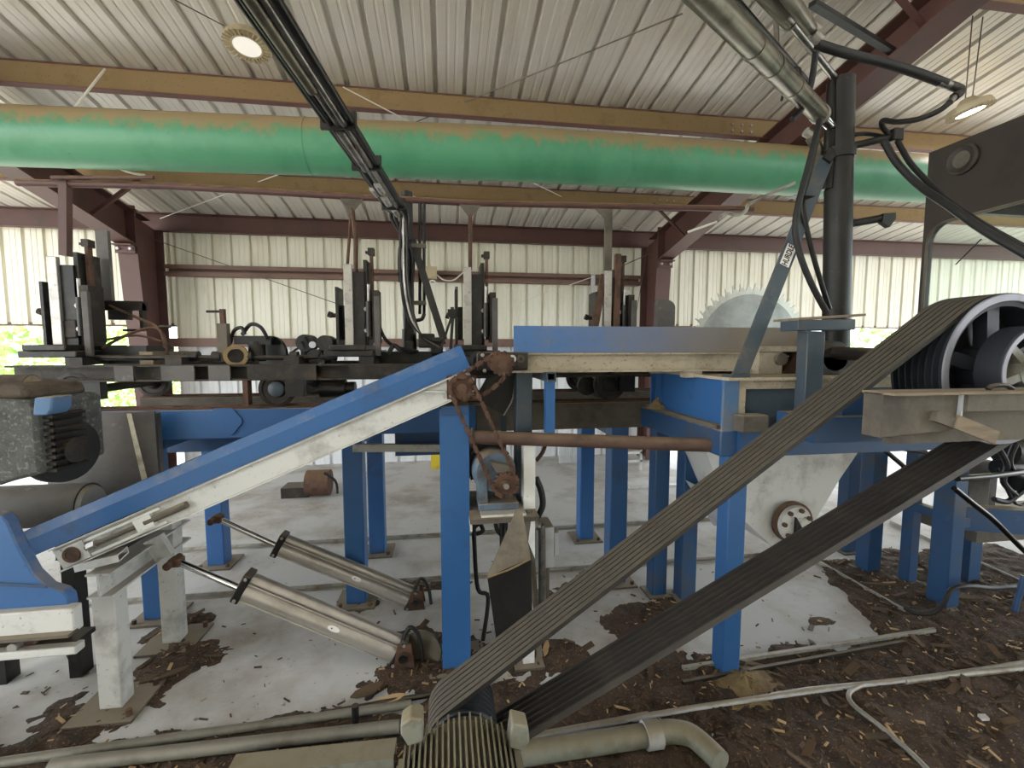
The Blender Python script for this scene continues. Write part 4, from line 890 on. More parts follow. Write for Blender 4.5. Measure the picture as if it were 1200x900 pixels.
# T stand
t = thing('blue_stand', 'blue grey T shaped stand with a board on top in front of the mast', 'stand', (1.85, 2.0, 1.4))
xx0, xx1 = at(945, 430, 1.98).x, at(965.5, 430, 1.98).x
B().box((xx0, 1.98, 1.42), (xx1, 2.05, at(955, 388, 1.98).z)).build('post', 'blue_grey', t, bevel=.005)
h0, h1 = at(935, 388, 1.96), at(1003, 375, 1.96)
B().prof((h0.x, 2.02, (h0.z+h1.z)/2-.0), (h1.x, 2.02, (h0.z+h1.z)/2+.006), [(-.06, -.026), (.06, -.026), (.06, .026), (-.06, .026)]).build('head', 'blue_grey', t, bevel=.004)
B().prism([(h0.x-.005, 1.955, h1.z-.004), (h1.x+.05, 1.955, h1.z+.02), (h1.x+.05, 2.12, h1.z+.02), (h0.x-.005, 2.12, h1.z-.004)], (0, 0, .012)).build('board', 'wood', t)
# ================================================================== BIG SHEAVE, BELTS, MOTOR
YN, YB = 1.45, 1.63
SCN = V((2.13, 0, 1.663)); SR = .294
MC = V((.047, 0, .404)); MR = .125
NBELT = 7; PT = (YB-YN)/NBELT
def sheave_profile(R, y0, y1, n, depth, inner):
    p = (y1-y0)/n; pr = [(inner, 0)]
    tt = -.012; pr.append((R-.004, tt)); pr.append((R, tt+.004)); pr.append((R, 0))
    for k in range(n):
        o = k*p
        pr += [(R, o+p*.06), (R-depth, o+p*.28), (R-depth, o+p*.72), (R, o+p*.94)]
    pr += [(R, n*p), (R, n*p+.008), (inner, n*p+.008)]
    return pr
t = thing('big_sheave', 'large dark multi groove belt sheave with a worn pale rim', 'sheave', (SCN.x, 1.54, SCN.z-SR))
c = V((SCN.x, YN, SCN.z))
B().lathe(c, (0, 1, 0), sheave_profile(SR-.004, YN, YB, NBELT, .018, SR-.05), 72, True).build('grooved_rim', 'sheave', t)
B().lathe(c+V((0, -.014, 0)), (0, 1, 0), [(SR-.034, .004), (SR-.03, 0), (SR-.006, 0), (SR-.002, .004), (SR-.034, .008)], 72, True).build('rim_edge', 'sheave_rim', t)
B().lathe(c+V((0, .10, 0)), (0, 1, 0), [(.05, 0), (SR-.045, .02), (SR-.045, .045), (.05, .05)], 48).build('web', 'black', t)
B().lathe(c+V((0, -.02, 0)), (0, 1, 0), [(.035, 0), (.085, 0), (.095, .13), (.035, .13)], 32).build('hub', 'sheave', t)
for k in range(5):
    a = PI/2+.08+k*2*PI/5; q = V((math.cos(a), 0, math.sin(a)))
    B().bar(c+q*.07+V((0, .06, 0)), c+q*(SR-.035)+V((0, .06, 0)), .055, .05, (0, 1, 0)).build('spoke', 'sheave', t)
t = thing('small_sheave', 'smaller spoked pulley mounted in front of the big sheave', 'sheave', (SCN.x, 1.37, SCN.z-.165))
c2 = V((SCN.x, 1.345, SCN.z))
B().lathe(c2, (0, 1, 0), [(.14, 0), (.158, 0), (.165, .006), (.165, .085), (.14, .085)], 56, True).build('rim', 'sheave', t)
B().lathe(c2+V((0, -.004, 0)), (0, 1, 0), [(.145, 0), (.162, 0), (.162, .004), (.145, .004)], 56, True).build('rim_edge', 'sheave_rim', t)
B().lathe(c2+V((0, .01, 0)), (0, 1, 0), [(.03, 0), (.062, 0), (.062, .06), (.03, .06)], 28).build('hub', 'motor', t)
for k in range(6):
    a = .35+k*PI/3; q = V((math.cos(a), 0, math.sin(a)))
    B().bar(c2+q*.05+V((0, .03, 0)), c2+q*.148+V((0, .03, 0)), .03, .035, (0, 1, 0)).build('spoke', 'motor', t)
# belts
def belt_loop(c0, r0, c1, r1):
    a = math.atan2(c1.z-c0.z, c1.x-c0.x); L_ = math.hypot(c1.x-c0.x, c1.z-c0.z); be = math.acos((r0-r1)/L_)
    pts = []
    for k in range(23):
        w_ = a+be+(2*PI-2*be)*k/22; pts.append((c0.x+r0*math.cos(w_), c0.z+r0*math.sin(w_), math.cos(w_), math.sin(w_)))
    for k in range(31):
        w_ = a-be+2*be*k/30; pts.append((c1.x+r1*math.cos(w_), c1.z+r1*math.sin(w_), math.cos(w_), math.sin(w_)))
    return pts
loop = belt_loop(MC, MR, SCN, SR)
proto = None
places = ['nearest the viewer', 'second from the viewer', 'third from the viewer', 'middle of the seven', 'third from the saw frame', 'second from the saw frame', 'nearest the saw frame']
for k in range(NBELT):
    y0 = YN+PT*k
    lab = 'long black drive belt from motor to big sheave, '+places[k]
    if proto is None:
        bb = B(); n = len(loop); vs = []
        for x_, z_, nx, nz in loop:
            for oy, dn in ((.09, 0), (.91, 0), (.66, -.02), (.34, -.02)):
                vs.append((x_+nx*dn, y0+PT*oy, z_+nz*dn))
        fs = []; mi = []
        for i in range(n):
            j = (i+1) % n
            for e in range(4):
                f_ = (e+1) % 4
                fs.append((4*i+e, 4*i+f_, 4*j+f_, 4*j+e)); mi.append(0 if e == 0 else 1)
        bb.v = [V(p) for p in vs]; bb.f = fs; bb.mi = mi
        proto = bb.build('drive_belt', ('belt_out', 'belt_in')); tag(recenter(proto), lab, 'belt', 'drive belts on the big sheave')
    else: dup(proto, (0, PT*k, 0), lab)
# motor sheave + motor
t = thing('motor_sheave', 'small grooved sheave on the floor motor at the low end of the belts', 'sheave', (MC.x, 1.54, MC.z-MR))
B().lathe((MC.x, YN, MC.z), (0, 1, 0), sheave_profile(MR-.004, YN, YB, NBELT, .016, .03), 48).build('grooved_rim', 'sheave', t)
t = thing('electric_motor', 'grey finned electric motor on the floor at the bottom edge', 'motor', (MC.x, 1.2, 0))
MO = V((.03, 0, .385)); RF, RI = .204, .172
B().cyl((MO.x, .92, MO.z), (MO.x, 1.37, MO.z), RI, seg=40).build('frame', 'motor', t)
B().lathe((MC.x, 1.37, MC.z), (0, 1, 0), [(.02, .03), (.06, .03), (.15, .01), (.165, 0), (.02, 0)], 40).build('end_bell', 'motor', t)
B().cyl((MC.x, 1.36, MC.z), (MC.x, 1.66, MC.z), .022, seg=16).build('shaft', 'steel', t)
for k in range(21):
    x = -.17+.017*k
    if abs(x) < .1715:
        zt = math.sqrt(RF**2-x*x)
        B().box((MO.x+x-.003, .95, MO.z+math.sqrt(RI**2-x*x)-.01), (MO.x+x+.003, 1.365-.02*(k % 2), MO.z+zt)).build('cooling_fin', 'motor', t)
for k in range(9):
    zz = -.1+.022*k; xt = math.sqrt(RF**2-zz*zz)
    for sg in (-1, 1):
        B().box((MO.x+sg*(math.sqrt(RI**2-zz*zz)-.01), .95, MO.z+zz-.003), (MO.x+sg*xt, 1.355, MO.z+zz+.003)).build('cooling_fin', 'motor', t)
for sg in (-1, 1):
    B().box((MC.x+sg*.14-.035, .95, 0.0), (MC.x+sg*.14+.035, 1.32, .05)).box((MC.x+sg*.125-.02, .97, .05), (MC.x+sg*.125+.02, 1.3, MC.z-.08)).build('foot', 'motor', t, bevel=.006)
a = at(482, 850, 1.3); B().prism([(a.x-.03, 1.28, a.z+.02), (a.x, 1.28, a.z+.04), (a.x+.035, 1.28, a.z+.03), (a.x+.035, 1.28, a.z-.04), (a.x-.01, 1.28, a.z-.05), (a.x-.03, 1.28, a.z-.01)], (0, .06, 0)).build('lifting_lug', 'motor', t, bevel=.006)
a = at(606, 855, 1.3); B().prism([(a.x-.02, 1.27, a.z+.05), (a.x+.03, 1.27, a.z+.03), (a.x+.035, 1.27, a.z-.02), (a.x+.01, 1.27, a.z-.05), (a.x-.03, 1.27, a.z-.03)], (0, .06, 0)).build('lifting_lug', 'motor', t, bevel=.006)
# base frame in front of the sheave bottom
t = thing('sheave_base', 'dusty channel base frame in front of the big sheave', 'base frame', (2.1, 1.28, 1.4))
x0 = at(1012, 455, 1.33).x; x1 = at(1124, 465, 1.26).x
B().prism([(x0, 1.26, 1.455), (x1-.005, 1.26, 1.475), (x1, 1.26, 1.595), (x0, 1.26, 1.605)], (0, .07, 0)).build('front_channel', 'dusty', t, bevel=.004)
B().box((x1, 1.25, 1.49), (x1+.006, 1.335, 1.6)).build('channel_end', 'boxgrey', t)
B().box((x1+.01, 1.24, 1.54), (2.35, 1.33, 1.60)).build('bearing_pad', 'dusty', t)
B().box((x0, 1.22, 1.598), (2.4, 1.335, 1.606)).build('top_plate', 'wood', t)
B().box((x1-.2, 1.30, 1.425), (2.9, 1.335, 1.545)).build('back_rail', 'dusty', t)
B().bar(at(1120, 494, 1.24), at(1167, 513, 1.24), .01, .045, (0, 0, 1)).build('flat_bar', 'wood', t)
B().bar(at(1094, 487, 1.25), at(1119, 496, 1.25), .02, .035, (0, 0, 1)).build('lug', 'dusty', t)
B().box((2.45, 1.30, 1.40), (2.58, 2.05, 1.52)).box((2.7, 1.30, 1.40), (2.83, 2.05, 1.52)).build('side_rail', 'dusty', t)
a = at(1172, 456, 1.27); B().tube([a+V((-.05, 0, 0)), a+V((-.03, 0, .012)), a+V((.02, 0, .012)), a+V((.05, 0, .0))], .008, 8, 4).build('handle', 'iron', t)
B().box((1.35, 1.9, 1.34), (1.45, 2.05, 1.36)).v
# blue shelf behind
single(B().box(at(955, 490, 1.75), at(1010, 505, 1.98)).box(at(988, 462, 1.8), at(1008, 492, 1.9)), 'shelf_bracket', 'blue_shaded', 'small blue bracket between the belts and the dusty base frame', 'bracket')
# ================================================================== WHITE HOPPER BELOW THE FRAME
t = thing('dust_hopper', 'white speckled dust hopper hanging below the saw frame between the belts', 'hopper', (2.1, 2.5, .5))
poly = [at(820, 524, 2.5), at(1000, 495, 2.5), at(1007, 528, 2.5), at(985, 560, 2.5), at(948, 622, 2.5), at(905, 640, 2.5), at(874, 612, 2.5), at(850, 585, 2.5)]
poly[1].z = 1.25; poly[0].z = 1.2
B().prism(poly, (0, .35, 0)).build('shell', 'white', t)
B().prism([poly[7], poly[6], poly[6]+V((-.05, .25, -.12)), poly[7]+V((-.12, .25, .05))], (0, .01, 0)).build('side_wing', 'boxgrey', t)
fc = at(929, 612, 2.46)
f = B().lathe(fc, (0, -1, 0), [(.01, 0), (.115, 0), (.115, .015), (.105, .03), (.01, .03)], 32).build('round_flange', 'white', t)
B().lathe(fc, (0, -1, 0), [(.115, -.02), (.13, -.02), (.13, .012), (.115, .012)], 32, True).build('flange_ring', 'rust', f)
for k in range(7):
    a = k*2*PI/7+.4; q = fc+V((math.cos(a)*.088, -.03, math.sin(a)*.088)); B().cyl(q, q-V((0, .02, 0)), .014, seg=6).build('bolt', 'rust', f)
B().prism([fc+V((-.02, -.035, .05)), fc+V((-.02, -.035, -.1)), fc+V((.06, -.035, -.08))], (0, -.02, 0)).build('pointer_plate', 'black', f)
B().cyl(fc+V((0, .3, 0)), fc+V((0, .34, 0)), .1, seg=20).build('outlet', 'white', t)
# ================================================================== RIGHT MAST WITH BOOMS
t = thing('steel_mast', 'tall dark pipe mast standing on the saw frame', 'mast', (2.19, 2.3, 1.6))
pb, pt = V((2.217, 2.30, 1.60)), V((2.147, 2.30, 3.20))
B().cyl(pb, pb.lerp(pt, .76), .068, seg=24).build('pole', 'mast', t)
m1 = pb.lerp(pt, .74)
B().cyl(m1, pb.lerp(pt, .775), .078, seg=24).build('collar', 'mast', t)
bb = B(); d_, s_, u_ = basis(pt-m1)
vs = []; K = 15
for q in (m1, pt):
    for k in range(K):
        a = math.radians(-150+k*200/(K-1)); o_ = V((math.cos(a), math.sin(a), 0)); vs += [q+o_*.068, q+o_*.058]
fs = []
for k in range(K-1):
    for a, b_ in ((2*k, 2*k+2), (2*k+1, 2*k+3)): fs.append((a, b_, b_+2*K, a+2*K))
    fs.append((2*K+2*k, 2*K+2*k+1, 2*K+2*k+3, 2*K+2*k+2))
fs += [(0, 1, 2*K+1, 2*K), (2*K-2, 2*K-1, 4*K-1, 4*K-2)]
B().add(vs, fs).build('split_sleeve', 'mast', t)
B().cyl(pt-V((.045, 0, .58)), pt-V((.045, 0, .02)), .03, seg=14).build('inner_pipe', 'tube_dark', t)
q0, q1 = at(996, 172, 2.3), at(1048, 160, 2.25); B().cyl(q0, q1, .02, seg=12).build('upper_arm', 'mast', t)
B().box(q1-V((.03, .03, .03)), q1+V((.03, .03, .035))).build('hose_clamp', 'black', t, bevel=.006)
q0, q1 = at(993, 263, 2.3), at(1038, 255, 2.27); B().cyl(q0, q1, .021, seg=12).build('lower_arm', 'mast', t)
B().prism([at(1036, 250, 2.25), at(1050, 249, 2.25), at(1050, 256, 2.25), at(1043, 266, 2.25), at(1034, 260, 2.25)], (0, .03, 0)).build('arm_tip', 'mast', t)
k0, k1 = at(968, 186, 2.27), at(866, 442, 2.08)
br = B().bar(k0, k1, .012, .075, (1, 0, .3)).build('brace', 'blue_grey', t)
B().bar(at(974, 178, 2.28), at(966, 190, 2.27), .04, .05, (1, 0, .3)).build('brace_lug', 'mast', t)
B().box((k1.x-.06, 2.05, 1.60), (k1.x+.04, 2.13, 1.615)).build('brace_foot', 'blue_grey', t)
# sticker on the brace
d, s, u = basis(k1-k0, V((1, 0, .3)))
n_ = s if s.y < 0 else -s
stc = at(921.5, 293, 2.15); f = (stc-k0).dot(d); cs = k0+d*f+n_*.0065
uu = d.cross(n_); uu = uu if uu.x > 0 else -uu
hl, hw = .062, .026
st = B().prism([cs+d*hl-uu*hw, cs+d*hl+uu*hw, cs-d*hl+uu*hw, cs-d*hl-uu*hw], n_*.001).build('sticker', 'sticker', t)
cu = bpy.data.curves.new('lettering', 'FONT'); cu.body = 'HURDLE'; cu.size = .040; cu.align_x = 'CENTER'; cu.align_y = 'CENTER'; cu.extrude = .0004; cu.offset = .001
lt = bpy.data.objects.new('lettering', cu); COL.objects.link(lt)
ex = -d; ez = n_; ey = ez.cross(ex)
mw = Matrix((ex*.8, ey*1.1, ez)).transposed().to_4x4(); mw.translation = cs+n_*.0016-ORG[t.name]
cu.materials.append(M['letter'])
bpy.context.view_layer.update()
lm = bpy.data.meshes.new_from_object(lt.evaluated_get(bpy.context.evaluated_depsgraph_get()))
bpy.data.objects.remove(lt); lt = bpy.data.objects.new('lettering', lm); COL.objects.link(lt); lt.parent = st; lt.matrix_local = mw
# hoses hanging left of the mast
def hose(q, Y, r, name, label, m='rubber', cat='hose', group='black hydraulic hoses on the mast'):
    ys = Y if isinstance(Y, (list, tuple)) else [Y]*len(q)
    return single(B().tube([at(x_, y_, yy) for (x_, y_), yy in zip(q, ys)], r, 10, 6), name, m, label, cat, group)
hose([(961, 140), (955, 165), (946, 200), (936, 238), (932, 268), (938, 300), (952, 335), (968, 365)], 2.15, .016, 'hydraulic_hose', 'thick black hose curving down left of the mast from the big cylinder end', 'rubber')
hose([(957, 165), (948, 205), (941, 235), (944, 262), (953, 300), (965, 340), (972, 362)], 2.2, .013, 'hydraulic_hose', 'brown black hose just behind the blue brace', 'tube_dark')
hose([(956, 60), (950, 100), (938, 130), (928, 140)], 2.1, .014, 'hydraulic_hose', 'short black hose dropping between the two upper boom tubes', 'rubber')
t = thing('hose_fitting', 'cluster of hose fittings beside the green duct end near the mast', 'fitting', at(942, 185, 2.35))
B().tube([at(950, 160, 2.35), at(958, 178, 2.35), at(952, 200, 2.35), at(944, 215, 2.35)], .03, 12, 5).build('bent_tube', 'cylinder', t)
B().cyl(at(944, 154, 2.35), at(950, 158, 2.35), .025, seg=8).build('nut', 'steel', t)
B().box(at(932, 228, 2.14), at(946, 234, 2.2)).build('clamp', 'black', t)
hose([(958, 52), (990, 62), (1030, 72), (1070, 84), (1108, 98)], 1.9, .021, 'hydraulic_hose', 'thick black hose running right from the boom end to the bright elbow')
t = thing('hose_elbow', 'bright crimped hose elbow hanging in front of the lit round lamp', 'fitting', at(1115, 102, 1.9))
B().cyl(at(1100, 96, 1.9), at(1116, 101, 1.9), .019, seg=14).build('crimp', 'tube_silver', t)
B().tube([at(1113, 100, 1.9), at(1124, 104, 1.9), at(1125, 108, 1.9), at(1118, 114, 1.9)], .02, 12, 5).build('elbow', 'black', t)
B().cyl(at(1121, 111, 1.9), at(1113, 120, 1.9), .015, seg=14).build('crimp', 'tube_silver', t)
hose([(1114, 119), (1100, 130), (1075, 140), (1050, 143), (1035, 141), (1034, 148), (1042, 158)], [1.9, 1.92, 2.0, 2.1, 2.2, 2.23, 2.25], .013, 'hydraulic_hose', 'black hose looping back from the bright elbow to the upper arm')
hose([(1036, 166), (1052, 192), (1078, 218), (1110, 240), (1150, 268), (1200, 297), (1240, 318)], [2.2, 2.15, 2.05, 1.9, 1.75, 1.6, 1.5], .018, 'hydraulic_hose', 'thick black hose sweeping from the upper arm across the cab window, lower of two')
hose([(1050, 162), (1066, 190), (1088, 214), (1112, 236), (1150, 262), (1200, 290), (1240, 312)], [2.25, 2.17, 2.07, 1.95, 1.8, 1.66, 1.55], .014, 'hydraulic_hose', 'thinner black hose sweeping from the upper arm across the cab window, upper of two')
hose([(1000, 158), (1015, 157), (1035, 160), (1045, 163)], 2.28, .012, 'hydraulic_hose', 'short black hose along the upper arm of the mast')
# booms
t = thing('lift_boom', 'large oily tube boom slanting from the mast top toward the viewer', 'boom', at(976, 150, 2.3))
a, c = at(961, 134, 2.25), at(800, -30, 1.35)
d = (c-a).normalized(); a2 = a.lerp(c, .18)
B().cyl(a, c, .045, seg=28).build('tube', 'cylinder', t)
for f in (.0, .3, .48, .62):
    q = a.lerp(c, f); B().cyl(q-d*.012, q+d*.02, .048, seg=28).build('band', 'cylinder' if f else 'steel', t)
B().cyl(at(977, 152, 2.3), a, .026, seg=16).build('rod', 'chrome', t)
B().tube([at(930, 82, 2.05), at(937, 80, 2.02), at(938, 95, 2.02), at(934, 105, 2.05)], .006, 6, 4).build('wire_clip', 'iron', t)
B().tube([at(916, 118, 2.1), at(918, 110, 2.1), at(925, 108, 2.1)], .006, 6, 3).build('wire_clip', 'iron', t)
t = thing('dark_boom', 'thin dark tube boom just above the large oily boom', 'boom', at(930, 82, 2.2))
B().cyl(at(943, 95, 2.25), at(835, -25, 1.45), .02, seg=16).build('tube', 'tube_dark', t)
t = thing('hydraulic_cylinder', 'slim hydraulic cylinder with bright rod reaching the top of the mast', 'hydraulic cylinder', at(980, 95, 2.3))
a, c = at(924, 24, 1.95), at(882, -25, 1.5)
B().cyl(a, c, .033, seg=24).build('barrel', 'cylinder', t); B().cyl(a, a+(a-c).normalized()*.03, .037, seg=24).build('gland', 'cylinder', t)
B().cyl(at(982, 96, 2.3), a, .017, seg=14).build('rod', 'tube_silver', t)
t = thing('hydraulic_cylinder', 'short oily hydraulic cylinder with pale fittings right of the slim one', 'hydraulic cylinder', at(952, 40, 1.9))
B().cyl(at(950, 34, 1.9), at(910, -25, 1.45), .026, seg=20).build('barrel', 'cylinder', t)
B().cyl(at(945, 28, 1.9), at(908, -30, 1.5), .014, seg=12).build('side_tube', 'tube_dark', t)
for x_, y_ in ((953, 33), (957, 44)): q = at(x_, y_, 1.9); B().cyl(q-V((.02, 0, -.01)), q+V((.022, 0, -.012)), .022, seg=12).build('fitting', 'rail', t)
single(B().bar(at(952, 4, 2.55), at(1048, 62, 2.9), .045, .03), 'angle_brace', 'black', 'dark flat brace from the top purlin down to the rafter at the top right', 'brace')
single(B().bar(at(909, 20, 2.0), at(911, 62, 2.05), .018, .03), 'drop_bracket', 'dusty', 'short tan bracket hanging between the upper boom tubes', 'bracket')
t = thing('air_wand', 'pale air line hanging from a hook below the green duct near the rafter', 'air line', at(860, 240, 2.9))
B().tube([at(932, 214, 2.8), at(905, 226, 2.85), at(876, 240, 2.9)], .011, 8).build('line', 'rail', t)
B().tube([at(876, 240, 2.9), at(874, 247, 2.9), at(864, 252, 2.9), at(852, 250, 2.9), at(842, 256, 2.9)], .012, 8, 5).build('hook', 'rail', t)
B().tube([at(840, 260, 2.95), at(806, 272, 3.0)], .008, 6).build('tail', 'rope', t)
# ================================================================== OPERATOR CAB
CX = 3.55
t = thing('operator_cab', 'brown grey operator cab with curved glass at the right edge', 'cab', (3.9, 2.4, 1.4))
yA, yB_, zT, zB = 2.98, 1.1, 3.14, 1.42
outer = [(yA, zB), (yA, zT), (yB_, zT), (yB_, zB)]
wy0, wy1, wz0, wz1, rr = 2.945, 1.3, 1.55, 2.66, .13
inner = []
for cy, cz, s0 in ((wy0-rr, wz0+rr, 180), (wy0-rr, wz1-rr*1.1, 90), (wy1+rr, wz1-rr, 0), (wy1+rr, wz0+rr, 270)):
    for k in range(7):
        a = math.radians(s0+90-90*k/6) if False else math.radians({180: 270-90*k/6, 90: 180-90*k/6, 0: 90-90*k/6, 270: 360-90*k/6}[s0])
        inner.append((cy-rr*math.cos(a)*1.0, cz+rr*math.sin(a)))
def ring_wall(x, th, outer, inner, name, m):
    bm_ = B(); no, ni = len(outer), len(inner)
    # build by bmesh fill
    bm = bmesh.new()
    vo = [bm.verts.new((x, y, z)) for y, z in outer]; vi = [bm.verts.new((x, y, z)) for y, z in inner]
    ed = [bm.edges.new((vo[i], vo[(i+1) % no])) for i in range(no)]+[bm.edges.new((vi[i], vi[(i+1) % ni])) for i in range(ni)]
    bmesh.ops.triangle_fill(bm, use_beauty=True, edges=ed)
    r = bmesh.ops.extrude_face_region(bm, geom=bm.faces[:])
    bmesh.ops.translate(bm, verts=[g for g in r['geom'] if isinstance(g, bmesh.types.BMVert)], vec=(th, 0, 0))
    bm.verts.index_update()
    bm_.add([v.co.copy() for v in bm.verts], [[v.index for v in f.verts] for f in bm.faces]); bm.free()
    return bm_.build(name, m, t, smooth=False)
ring_wall(CX, .05, outer, inner, 'front_wall', 'cab')
g_ = B().prism([(CX+.02, y, z) for y, z in inner], (.006, 0, 0)).build('windscreen', 'glass', t)
B().tube([V((CX-.003, y, z)) for y, z in inner]+[V((CX-.003, inner[0][0], inner[0][1]))], .009, 8).build('window_seal', 'dusty', t)
B().box((CX, yB_, zT), (5.2, yA, zT+.04)).build('roof', 'cab', t)
B().box((CX, yB_, zB-.05), (5.2, yA, zB)).build('floor_pan', 'cab', t)
B().box((CX+.05, yA-.05, zB), (5.2, yA, 1.75)).box((CX+.05, yA-.05, 2.75), (5.2, yA, zT)).box((5.1, yA-.05, 1.75), (5.2, yA, 2.75)).build('rear_wall', 'cab', t)
B().box((5.15, yB_, zB), (5.2, yA, 1.75)).box((5.15, yB_, 2.75), (5.2, yA, zT)).build('side_wall', 'cab', t)
B().box((CX+.05, 2.45, 1.75), (CX+.5, 2.75, 2.0)).build('console', 'boxgrey', t, bevel=.02)
lc = atx(1129, 187, CX-.005)
w_ = B().lathe(lc, (-1, 0, 0), [(.01, 0), (.10, 0), (.10, .018), (.085, .03), (.07, .022), (.01, .015)], 28).build('work_lamp', 'cab', t)
B().lathe(lc+V((-.018, 0, 0)), (-1, 0, 0), [(.002, 0), (.066, 0), (.002, .012)], 24).build('lamp_lens', 'dusty', w_)
B().tube([atx(1150, 280, CX+.02), atx(1120, 310, CX+.02)], .004, 6).build('wiper', 'black', t)
B().box((3.7, 1.3, .0), (3.8, 1.4, zB)).box((5.0, 1.3, .0), (5.1, 1.4, zB)).build('leg', 'blue_shaded', t)
B().box((5.0, 2.8, .0), (5.1, 2.9, zB)).build('leg', 'blue_shaded', t)
# ================================================================== MACHINERY LOW RIGHT
t = thing('pump_stand', 'dark dusty hydraulic pump stand at the right edge behind the belts', 'pump stand', (3.7, 2.6, 0))
a0, a1 = at(1133, 590, 2.75), at(1172, 590, 2.75); zt = at(1150, 540, 2.75).z; zb = at(1150, 612, 2.75).z
B().box((a0.x, 2.75, zb), (a1.x-.1, 2.95, zt)).build('column', 'dusty', t, bevel=.01); B().box((a1.x-.1, 2.78, zb), (a1.x, 2.9, zt-.05)).build('side_column', 'iron', t)
B().box((a0.x-.1, 2.6, zb-.08), (5.0, 3.1, zb)).build('platform', 'dusty', t)
for x_ in (a0.x, 4.8): B().box((x_, 2.7, 0), (x_+.1, 2.8, zb-.08)).build('leg', 'blue_shaded', t)
for k, (x_, y_, r) in enumerate(((1185, 528, .1), (1198, 560, .09), (1178, 548, .06))):
    q = at(x_, y_, 2.6); B().cyl(q-V((.06, 0, 0)), q+V((.1, 0, 0)), r, seg=20).build('pump_body', 'black', t)
for q in (((1170, 525), (1180, 545), (1176, 565), (1190, 580)), ((1165, 585), (1180, 588), (1192, 580), (1205, 570)), ((1190, 520), (1183, 540), (1190, 555), (1205, 560))):
    B().tube([at(x_, y_, 2.5) for x_, y_ in q], .018, 8, 5).build('hose', 'rubber', t)
hose([(1118, 572), (1140, 590), (1165, 610), (1200, 645), (1230, 670)], 2.3, .016, 'hydraulic_hose', 'dark hose slanting down right past the blue front right post', 'tube_dark', group='black hoses low on the right')
hose([(995, 508), (1000, 516), (1020, 518), (1045, 524), (1085, 530)], 2.45, .014, 'hydraulic_hose', 'dark hose curving under the blue frame from the white hopper top', group='black hoses low on the right')
hose([(1014, 508), (1030, 522), (1055, 543), (1062, 550)], 2.4, .014, 'hydraulic_hose', 'dark hose dropping behind the lower belt beside the white hopper', group='black hoses low on the right')
hose([(1060, 712), (1075, 719), (1095, 717), (1107, 705), (1115, 691), (1135, 687), (1165, 689), (1200, 686), (1240, 680)], [2.42, 2.36, 2.33, 2.3, 2.3, 2.3, 2.35, 2.4, 2.45], .014, 'hydraulic_hose', 'black hose curling over the litter round the foot of the front right post', group='black hoses low on the right')
single(B().tube([at(1122, 561, 2.35), at(1160, 558, 2.4), at(1210, 552, 2.5)], .018, 10), 'conduit', 'tube_dark', 'dark conduit running level to the right from the front right post', 'conduit')
single(B().tube([at(1168, 548, 2.5), at(1190, 590, 2.5), at(1210, 585, 2.5)], .01, 8, 4), 'hose', 'rubber', 'thin dark hose in front of the pump stand', 'hose')
q = atz(1188, 720); single(B().cyl((q.x, q.y, 0), (q.x+.05, q.y, .26), .016, seg=10), 'stake', 'blue_shaded', 'short dark stake standing in the litter at the right edge', 'stake')
# ================================================================== FLOOR DETAILS
def strip(y, x0, x1, label, w=.045, h=.03, m='rail'):
    b = B().prof((x0, y, 0), (x1, y, 0), [(-w/2, 0), (w/2, 0), (w/2, .008), (-w/2+.008, .008), (-w/2+.008, h), (-w/2, h)])
    return single(b, 'floor_rail', m, label, 'floor rail', smooth=False)
strip(4.12, -3.2, 3.6, 'steel strip on the slab behind the far track posts', .04, .03)
strip(3.32, -2.6, 3.1, 'steel strip on the slab between the two rows of track posts', .04, .028)
def frail(p0, p1, label, r=.022, m='pipe_grey', kind='pipe', z=.03):
    p0, p1 = V(p0), V(p1); p0.z = p1.z = z
    if kind == 'pipe': b = B().cyl(p0, p1, r, seg=12)
    else: b = B().rtube(p0, p1, r*2, r*2, .006)
    return single(b, 'floor_pipe', m, label, 'floor pipe', None)
Z0 = lambda x, y, z=.03: atz(x, y, z)
frail(Z0(-30, 898), Z0(482, 825), 'grey pipe across the litter below the near air cylinder', .020)
frail(Z0(60, 903), Z0(468, 856), 'grey pipe nearer the viewer ending at the motor', .028, 'pipe_grey', 'pipe', .05)
frail(Z0(380, 836, .03), Z0(515, 812, .03), 'thin dark pipe just behind the grey pipe by the black stub', .014, 'tube_dark')
frail(Z0(270, 905, .06), Z0(463, 884, .06), 'broad grey beam at the bottom edge left of the motor', .05, 'motor', 'box', .04)
frail(Z0(800, 783), Z0(1095, 738), 'straight steel rail on the litter behind the front blue post', .010, 'rail', 'box')
frail(Z0(800, 800), Z0(1060, 752), 'second steel rail in the litter just in front of the straight one', .009, 'iron', 'box')
frail(Z0(600, 868), Z0(760, 838), 'pale pipe right of the motor under the lower belts', .016, 'boxgrey')
# bent conduits at right
single(B().tube([Z0(740, 842), Z0(850, 824), Z0(980, 806), Z0(1100, 792), Z0(1230, 772)], .013, 10, 4), 'floor_pipe', 'boxgrey', 'long pale conduit on the litter running to the right edge', 'floor pipe')
single(B().tube([Z0(1060, 798), Z0(1100, 793), Z0(1210, 782)], .016, 10, 3), 'floor_pipe', 'rail', 'grey conduit lying against the long pale one at the right edge', 'floor pipe')
single(B().tube([Z0(1010, 803), Z0(995, 812), Z0(1000, 826), Z0(1030, 850), Z0(1065, 880), Z0(1100, 915)], .011, 10, 6), 'floor_pipe', 'rail', 'thin conduit bending toward the viewer from the long pale conduit', 'floor pipe')
single(B().tube([Z0(905, 815), Z0(950, 808), Z0(1010, 802)], .012, 8, 3), 'floor_pipe', 'boxgrey', 'short grey tube beside the bend of the thin conduit', 'floor pipe')
t = thing('drain_pipe', 'grey plastic pipe with an elbow at the bottom centre', 'pipe', Z0(700, 870, 0))
